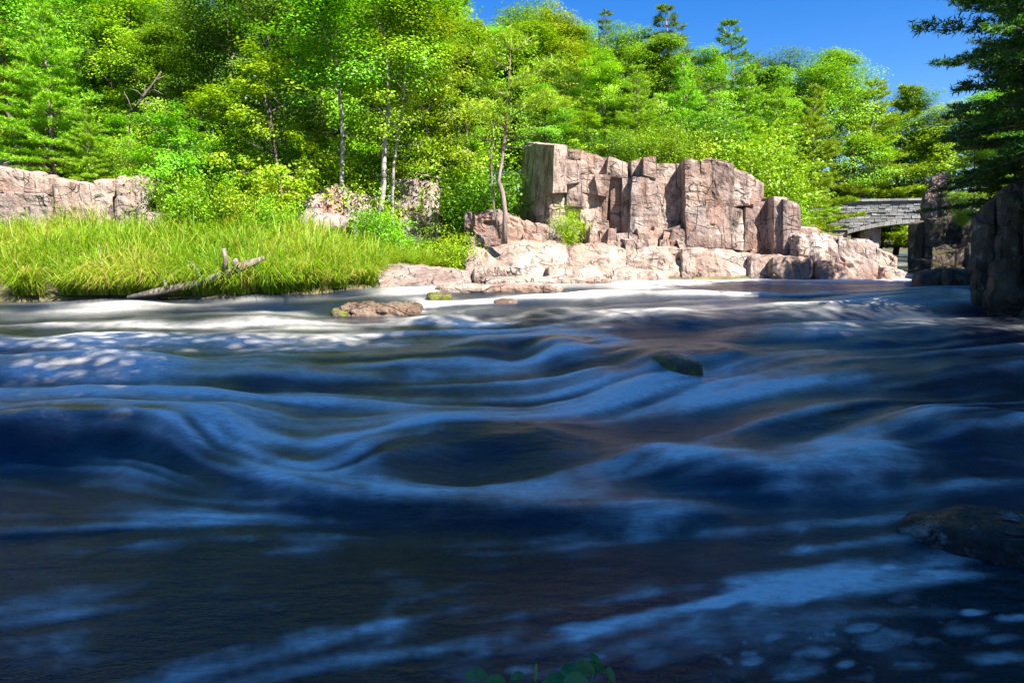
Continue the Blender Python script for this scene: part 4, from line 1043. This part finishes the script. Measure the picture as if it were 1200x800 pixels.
# overhanging dark tree on the right bank and the trees that shade the rapids
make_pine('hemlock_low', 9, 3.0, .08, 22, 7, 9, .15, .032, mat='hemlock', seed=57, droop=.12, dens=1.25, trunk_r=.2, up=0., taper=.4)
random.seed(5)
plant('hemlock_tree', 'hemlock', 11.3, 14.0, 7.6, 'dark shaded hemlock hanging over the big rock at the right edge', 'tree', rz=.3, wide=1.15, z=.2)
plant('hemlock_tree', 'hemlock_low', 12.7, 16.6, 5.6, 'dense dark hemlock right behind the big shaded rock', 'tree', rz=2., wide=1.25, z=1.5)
for i, (x, y, h, key, w) in enumerate([(5.5, -2.4, 23, 'maple_d', .95), (11, -1.2, 20.5, 'maple_b', 1.), (16.5, .8, 20.5, 'maple_d', 1.), (22, 4, 20, 'maple_b', 1.), (10.5, -7, 22, 'maple_d', 1.05), (16.5, -5.5, 23, 'maple_b', 1.05), (5, -8.5, 20, 'maple_d', 1.),
                                       (13.5, -3.2, 21, 'maple_d', .9), (8, -2.8, 22, 'maple_d', .95), (20.5, 9.5, 13, 'maple_d', 1.2), (21.5, 19.5, 12, 'maple_d', 1.2)]):
    plant('shade_tree', key, x, y, h, 'tall broadleaf tree on the near bank shading the rapids', 'tree', 'trees of the near bank', wide=w)

# ------------------------------------------------------------------ shrubs
shr = [
    ('shrub_b', 300, 205, 20.9, 'bright yellow green bush behind the grass left of the pinkish rock'), ('shrub_a', 245, 212, 20.8, 'green bush at the grass edge right of the outcrop end'), ('shrub_a', 205, 205, 20.9, 'dense bush touching the right end of the long outcrop'),
    ('shrub_b', 325, 196, 23.2, 'yellow green bush left of the pinkish rock'), ('shrub_c', 440, 246, 22.4, 'dark leaved bush below the twin birches'), ('shrub_a', 450, 250, 21.6, 'fresh green low bush in front of the twin birches'),
    ('shrub_b', 432, 205, 24.6, 'yellow green bush between the birches'), ('shrub_a', 560, 228, 24.9, 'round green bush right of the streaked rock wall'), ('shrub_b', 538, 180, 26.6, 'yellowish bush at the right end of the railing'),
    ('shrub_a', 566, 205, 26.0, 'leafy bush behind the blocky rock'), ('shrub_c', 565, 200, 24.8, 'dark bush behind the crooked pine'), ('shrub_a', 320, 232, 20.3, 'low bush at the grass edge below the yellow green bush'),
    ('shrub_b', 385, 178, 24.2, 'pale bush left of the single birch above the pinkish rock'), ('shrub_a', 275, 165, 23.6, 'tall bush under the dark gap'), ('shrub_c', 230, 165, 23.8, 'shadowy bush behind the fresh green sapling'),
    ('shrub_b', 115, 178, 22.2, 'bush on the outcrop under the white pine'), ('shrub_a', 20, 150, 22.5, 'bush on the outcrop at the left edge'), ('shrub_a', 160, 170, 22.4, 'bush above the squared end of the outcrop'),
    ('shrub_b', 668, 242, 23.1, 'yellow vine like bush on the ledge at the foot of the cliff'), ('shrub_a', 890, 172, 27.2, 'bush behind the right shoulder of the cliff'), ('shrub_b', 860, 160, 27.8, 'bright bush above the stepped top of the cliff'),
    ('shrub_a', 780, 150, 27.0, 'bush on the cliff top over the deep cleft'), ('shrub_b', 815, 152, 27.2, 'bush on the cliff top right of the deep cleft'), ('shrub_a', 735, 152, 26.8, 'bush on the cliff top in the middle'), ('shrub_c', 705, 155, 26.8, 'dark bush in the notch of the cliff top'),
    ('shrub_b', 950, 258, 25.5, 'bright yellow bush behind the rock shelf'), ('shrub_a', 915, 222, 27.0, 'green bush right behind the cliff end'), ('shrub_b', 1128, 232, 24.8, 'small bush in the cleft left of the big dark rock'),
    ('shrub_c', 1160, 195, 17.2, 'dark bush on top of the big shaded rock'), ('shrub_a', 488, 278, 23.2, 'low bush at the foot of the streaked rock wall'), ('shrub_b', 530, 268, 22.4, 'low bush touching the blocky rock on its left'),
]
ybs = {'yellow vine like bush on the ledge at the foot of the cliff': 288, 'small bush in the cleft left of the big dark rock': 262, 'dark bush on top of the big shaded rock': 226}
for key, px, yt, Y, lab in shr: shrub(key, px, yt, Y, lab, wide=1.0 if lab not in ybs else .8, ybase=ybs.get(lab))
# bushes under the wood that cannot be told apart
def bush_label(px):
    zone = 'above the long pale outcrop' if px < 180 else 'between the outcrop and the birches' if px < 410 else 'around the streaked rock wall' if px < 610 else 'behind the right shoulder of the cliff'
    return 'leafy shaded bush '+zone, 'shrub', 'shaded bushes '+zone
for i in range(40):
    px = random.uniform(-150, 600) if i < 30 else random.uniform(820, 900); Y = random.uniform(26.5, 31)
    if 330 < px < 560: Y = max(Y, 26.3)
    x = at(px, 250, Y)[0]
    plant('understory_bush', random.choice(['shrub_a', 'shrub_b', 'shrub_c', 'sapling_b']), x, Y, random.uniform(1.4, 2.6), *bush_label(px), None, 1.2, None, ('stem', 'foliage'))

# ------------------------------------------------------------------ tall grass on the left bank
def grass():
    rg = np.random.default_rng(5); NT_ = 2300; per = 46
    px = rg.uniform(-150, 545, NT_)
    yb = np.interp(px, [p[0] for p in far_px], [w_[1] for w_ in FAR])
    dep = np.interp(px, [-150, 330, 430, 470, 545], [4.8, 4.8, 4.4, 2.6, 2.4]); off = np.interp(px, [-150, 438, 456, 545], [.0, .0, 1.9, 1.9])
    fr = rg.random(NT_)**1.15; fr[:330] = rg.random(330)*.05
    Y = yb+off+dep*fr; X = (px-600)/800*Y/.985
    keep = fbm(np.stack([X, Y], -1), .8, 41, 2) > -.34
    # the log lies in a gap of the front tufts
    keep &= ~((px > 158) & (px < 318) & (Y < 16.0) & (Y > 15.0) & (rg.random(NT_) < .45))
    X, Y, yb, px = X[keep], Y[keep], yb[keep], px[keep]; nt = len(X)
    size = np.clip(rg.normal(.86, .24, nt), .4, 1.4)*np.where(px > 455, .72, np.where(px > 395, .9, 1.))*np.where(Y-yb < .5, .85, 1.)
    drift = fbm(np.stack([X, Y], -1), .7, 51, 2)*2.5; tone = .30+.30*fbm(np.stack([X, Y], -1), .55, 71, 3)+.10*rg.normal(size=nt)
    Zg = ground_h(X, Y)-.04
    k = np.repeat(np.arange(nt), per); n = len(k)
    a = rg.random(n)*6.283; sp_ = rg.random(n)**.6; front = np.clip(1-(Y-yb)[k]/.7, 0, 1)
    b = np.stack([X[k]+np.cos(a)*.13*sp_, Y[k]+np.sin(a)*.13*sp_, Zg[k]], -1)
    h = size[k]*rg.uniform(.55, 1.12, n); out = .12+.85*sp_*rg.random(n)**.7
    dx = np.cos(a)*out+np.cos(drift[k])*.16; dy = np.sin(a)*out-front*.38-.05
    r = np.hypot(dx, dy)
    dr = np.clip(r*.85, 0, 1.05)
    p1 = b+np.stack([dx*.22*h, dy*.22*h, h*.45], -1); p2 = b+np.stack([dx*.62*h, dy*.62*h, h*(.82-.22*dr)], -1); p3 = b+np.stack([dx*1.12*h, dy*1.12*h, h*(1.03-.72*dr)], -1)
    sa = a+1.57+rg.normal(size=n)*.6; s = np.stack([np.cos(sa), np.sin(sa), 0*sa], -1); w = (.012+.014*rg.random(n)**2)[:, None]
    V = np.stack([b-s*w*.5, b+s*w*.5, p1+s*w*.5, p1-s*w*.5, p2+s*w*.4, p2-s*w*.4, p3], 1).reshape(-1, 3); q = np.arange(n)*7
    F = np.concatenate([np.stack(f, -1) for f in ([q, q+1, q+2], [q, q+2, q+3], [q+3, q+2, q+4], [q+3, q+4, q+5], [q+5, q+4, q+6])])
    dead = rg.random(n) < np.where(front > .3, .24, .11)
    tn = np.clip(tone[k]+rg.normal(0, .11, n)+np.where(dead, .5, 0), 0, 1)
    o = obj('tall_grass', V, F, M['grass'], None, False, {'tint': ('FACE', np.concatenate([tn]*5))})
    tag(o, 'tall bright green grass with straw stems along the left bank', 'grass', kind='stuff')
grass()

# ------------------------------------------------------------------ driftwood log at the grass edge
def log():
    Y = 15.85
    root = empty('driftwood_log', at(230, 340, Y), 'weathered grey driftwood log with an upright broken stub at the grass edge', 'log')
    m = MB(); m.tube([at(150, 349, Y-.2), at(185, 342, Y-.15), at(225, 333, Y), at(262, 321, Y+.1), at(290, 310, Y+.2), at(310, 302, Y+.3)], [.05, .08, .085, .10, .095, .05], 10, .2); m.build('trunk', M['deadwood'], root)
    m = MB(); m.tube([at(263, 318, Y), at(265, 305, Y-.05), at(262, 291, Y-.05)], [.065, .055, .045], 7, .15); m.build('branch_stub', M['deadwood'], root)
    m = MB(); m.tube([at(275, 314, Y), at(277, 308, Y-.05), at(275, 303, Y-.05)], [.07, .07, .05], 7, .15); m.build('branch_stub', M['deadwood'], root)
    m = MB(); m.tube([at(196, 338, Y-.2), at(192, 328, Y-.1), at(186, 324, Y)], [.05, .035, .02], 6, .1); m.build('branch_stub', M['deadwood'], root)
    m = MB(); m.tube([at(238, 330, Y-.1), at(230, 314, Y), at(222, 307, Y)], [.04, .03, .015], 6, .1); m.build('branch_stub', M['deadwood'], root)
log()

# ------------------------------------------------------------------ leafy plant at the bottom edge
def near_plant():
    t = NT('near_leaf'); p = t.pos(); b = t.n('ShaderNodeBsdfPrincipled'); t.l(t.ramp(t.noise(p, 40, 3), [(.3, (.04, .13, .02)), (.7, (.09, .22, .03))]), b.inputs['Base Color']); b.inputs['Roughness'].default_value = .4
    lm = t.done(b.outputs[0])
    g = at(650, 860, 1.75); base = np.array([g[0], g[1], -.75])
    root = empty('leafy_plant', base, 'low green leafy plant poking up at the bottom edge', 'plant')
    leaves = [(558, 797, 2.0, 13, 7, .1), (606, 799, 2.05, 9, 5, .3), (628, 796, 1.95, 6, 9, 1.2), (667, 793, 2.0, 15, 9, .4), (684, 790, 1.95, 14, 8, -.2), (700, 788, 2.05, 14, 6, -.5), (697, 778, 2.0, 10, 5, -.6), (650, 804, 1.9, 14, 9, .2), (716, 798, 1.95, 10, 7, -.9), (580, 806, 1.9, 14, 8, 0), (675, 806, 1.85, 16, 9, 0)]
    for px, py, Y, a, b_, an in leaves:
        c = at(px, py-7, Y); k = Y/800*1.15
        L, Wd = a*k, b_*k
        u = np.linspace(-1, 1, 7); V = []; F = []
        ca, sa = math.cos(an), math.sin(an); tilt = random.uniform(.3, .9)
        for uu in u:
            w = (1-abs(uu)**2.2)**.8
            for s in (-1, 0, 1):
                X = uu*L; Yl = s*w*Wd; Zl = -.25*abs(s)*w*Wd*-1-.18*L*uu*uu
                X2 = X*ca; Z2 = Zl+X*sa*.8+Yl*tilt; V.append(c+[X2, Yl*(1-tilt*.5), Z2])
        for i in range(6):
            for j in range(2): q0 = i*3+j; F.append((q0, q0+1, q0+4, q0+3))
        lf = obj('leaf', V, F, lm, root, True)
        m = MB(); m.tube([base+[random.uniform(-.05, .05), 0, 0], (base+c)/2+[0, .04, .03], c], [.005, .004, .002], 5); m.build('stem', lm, root)
near_plant()
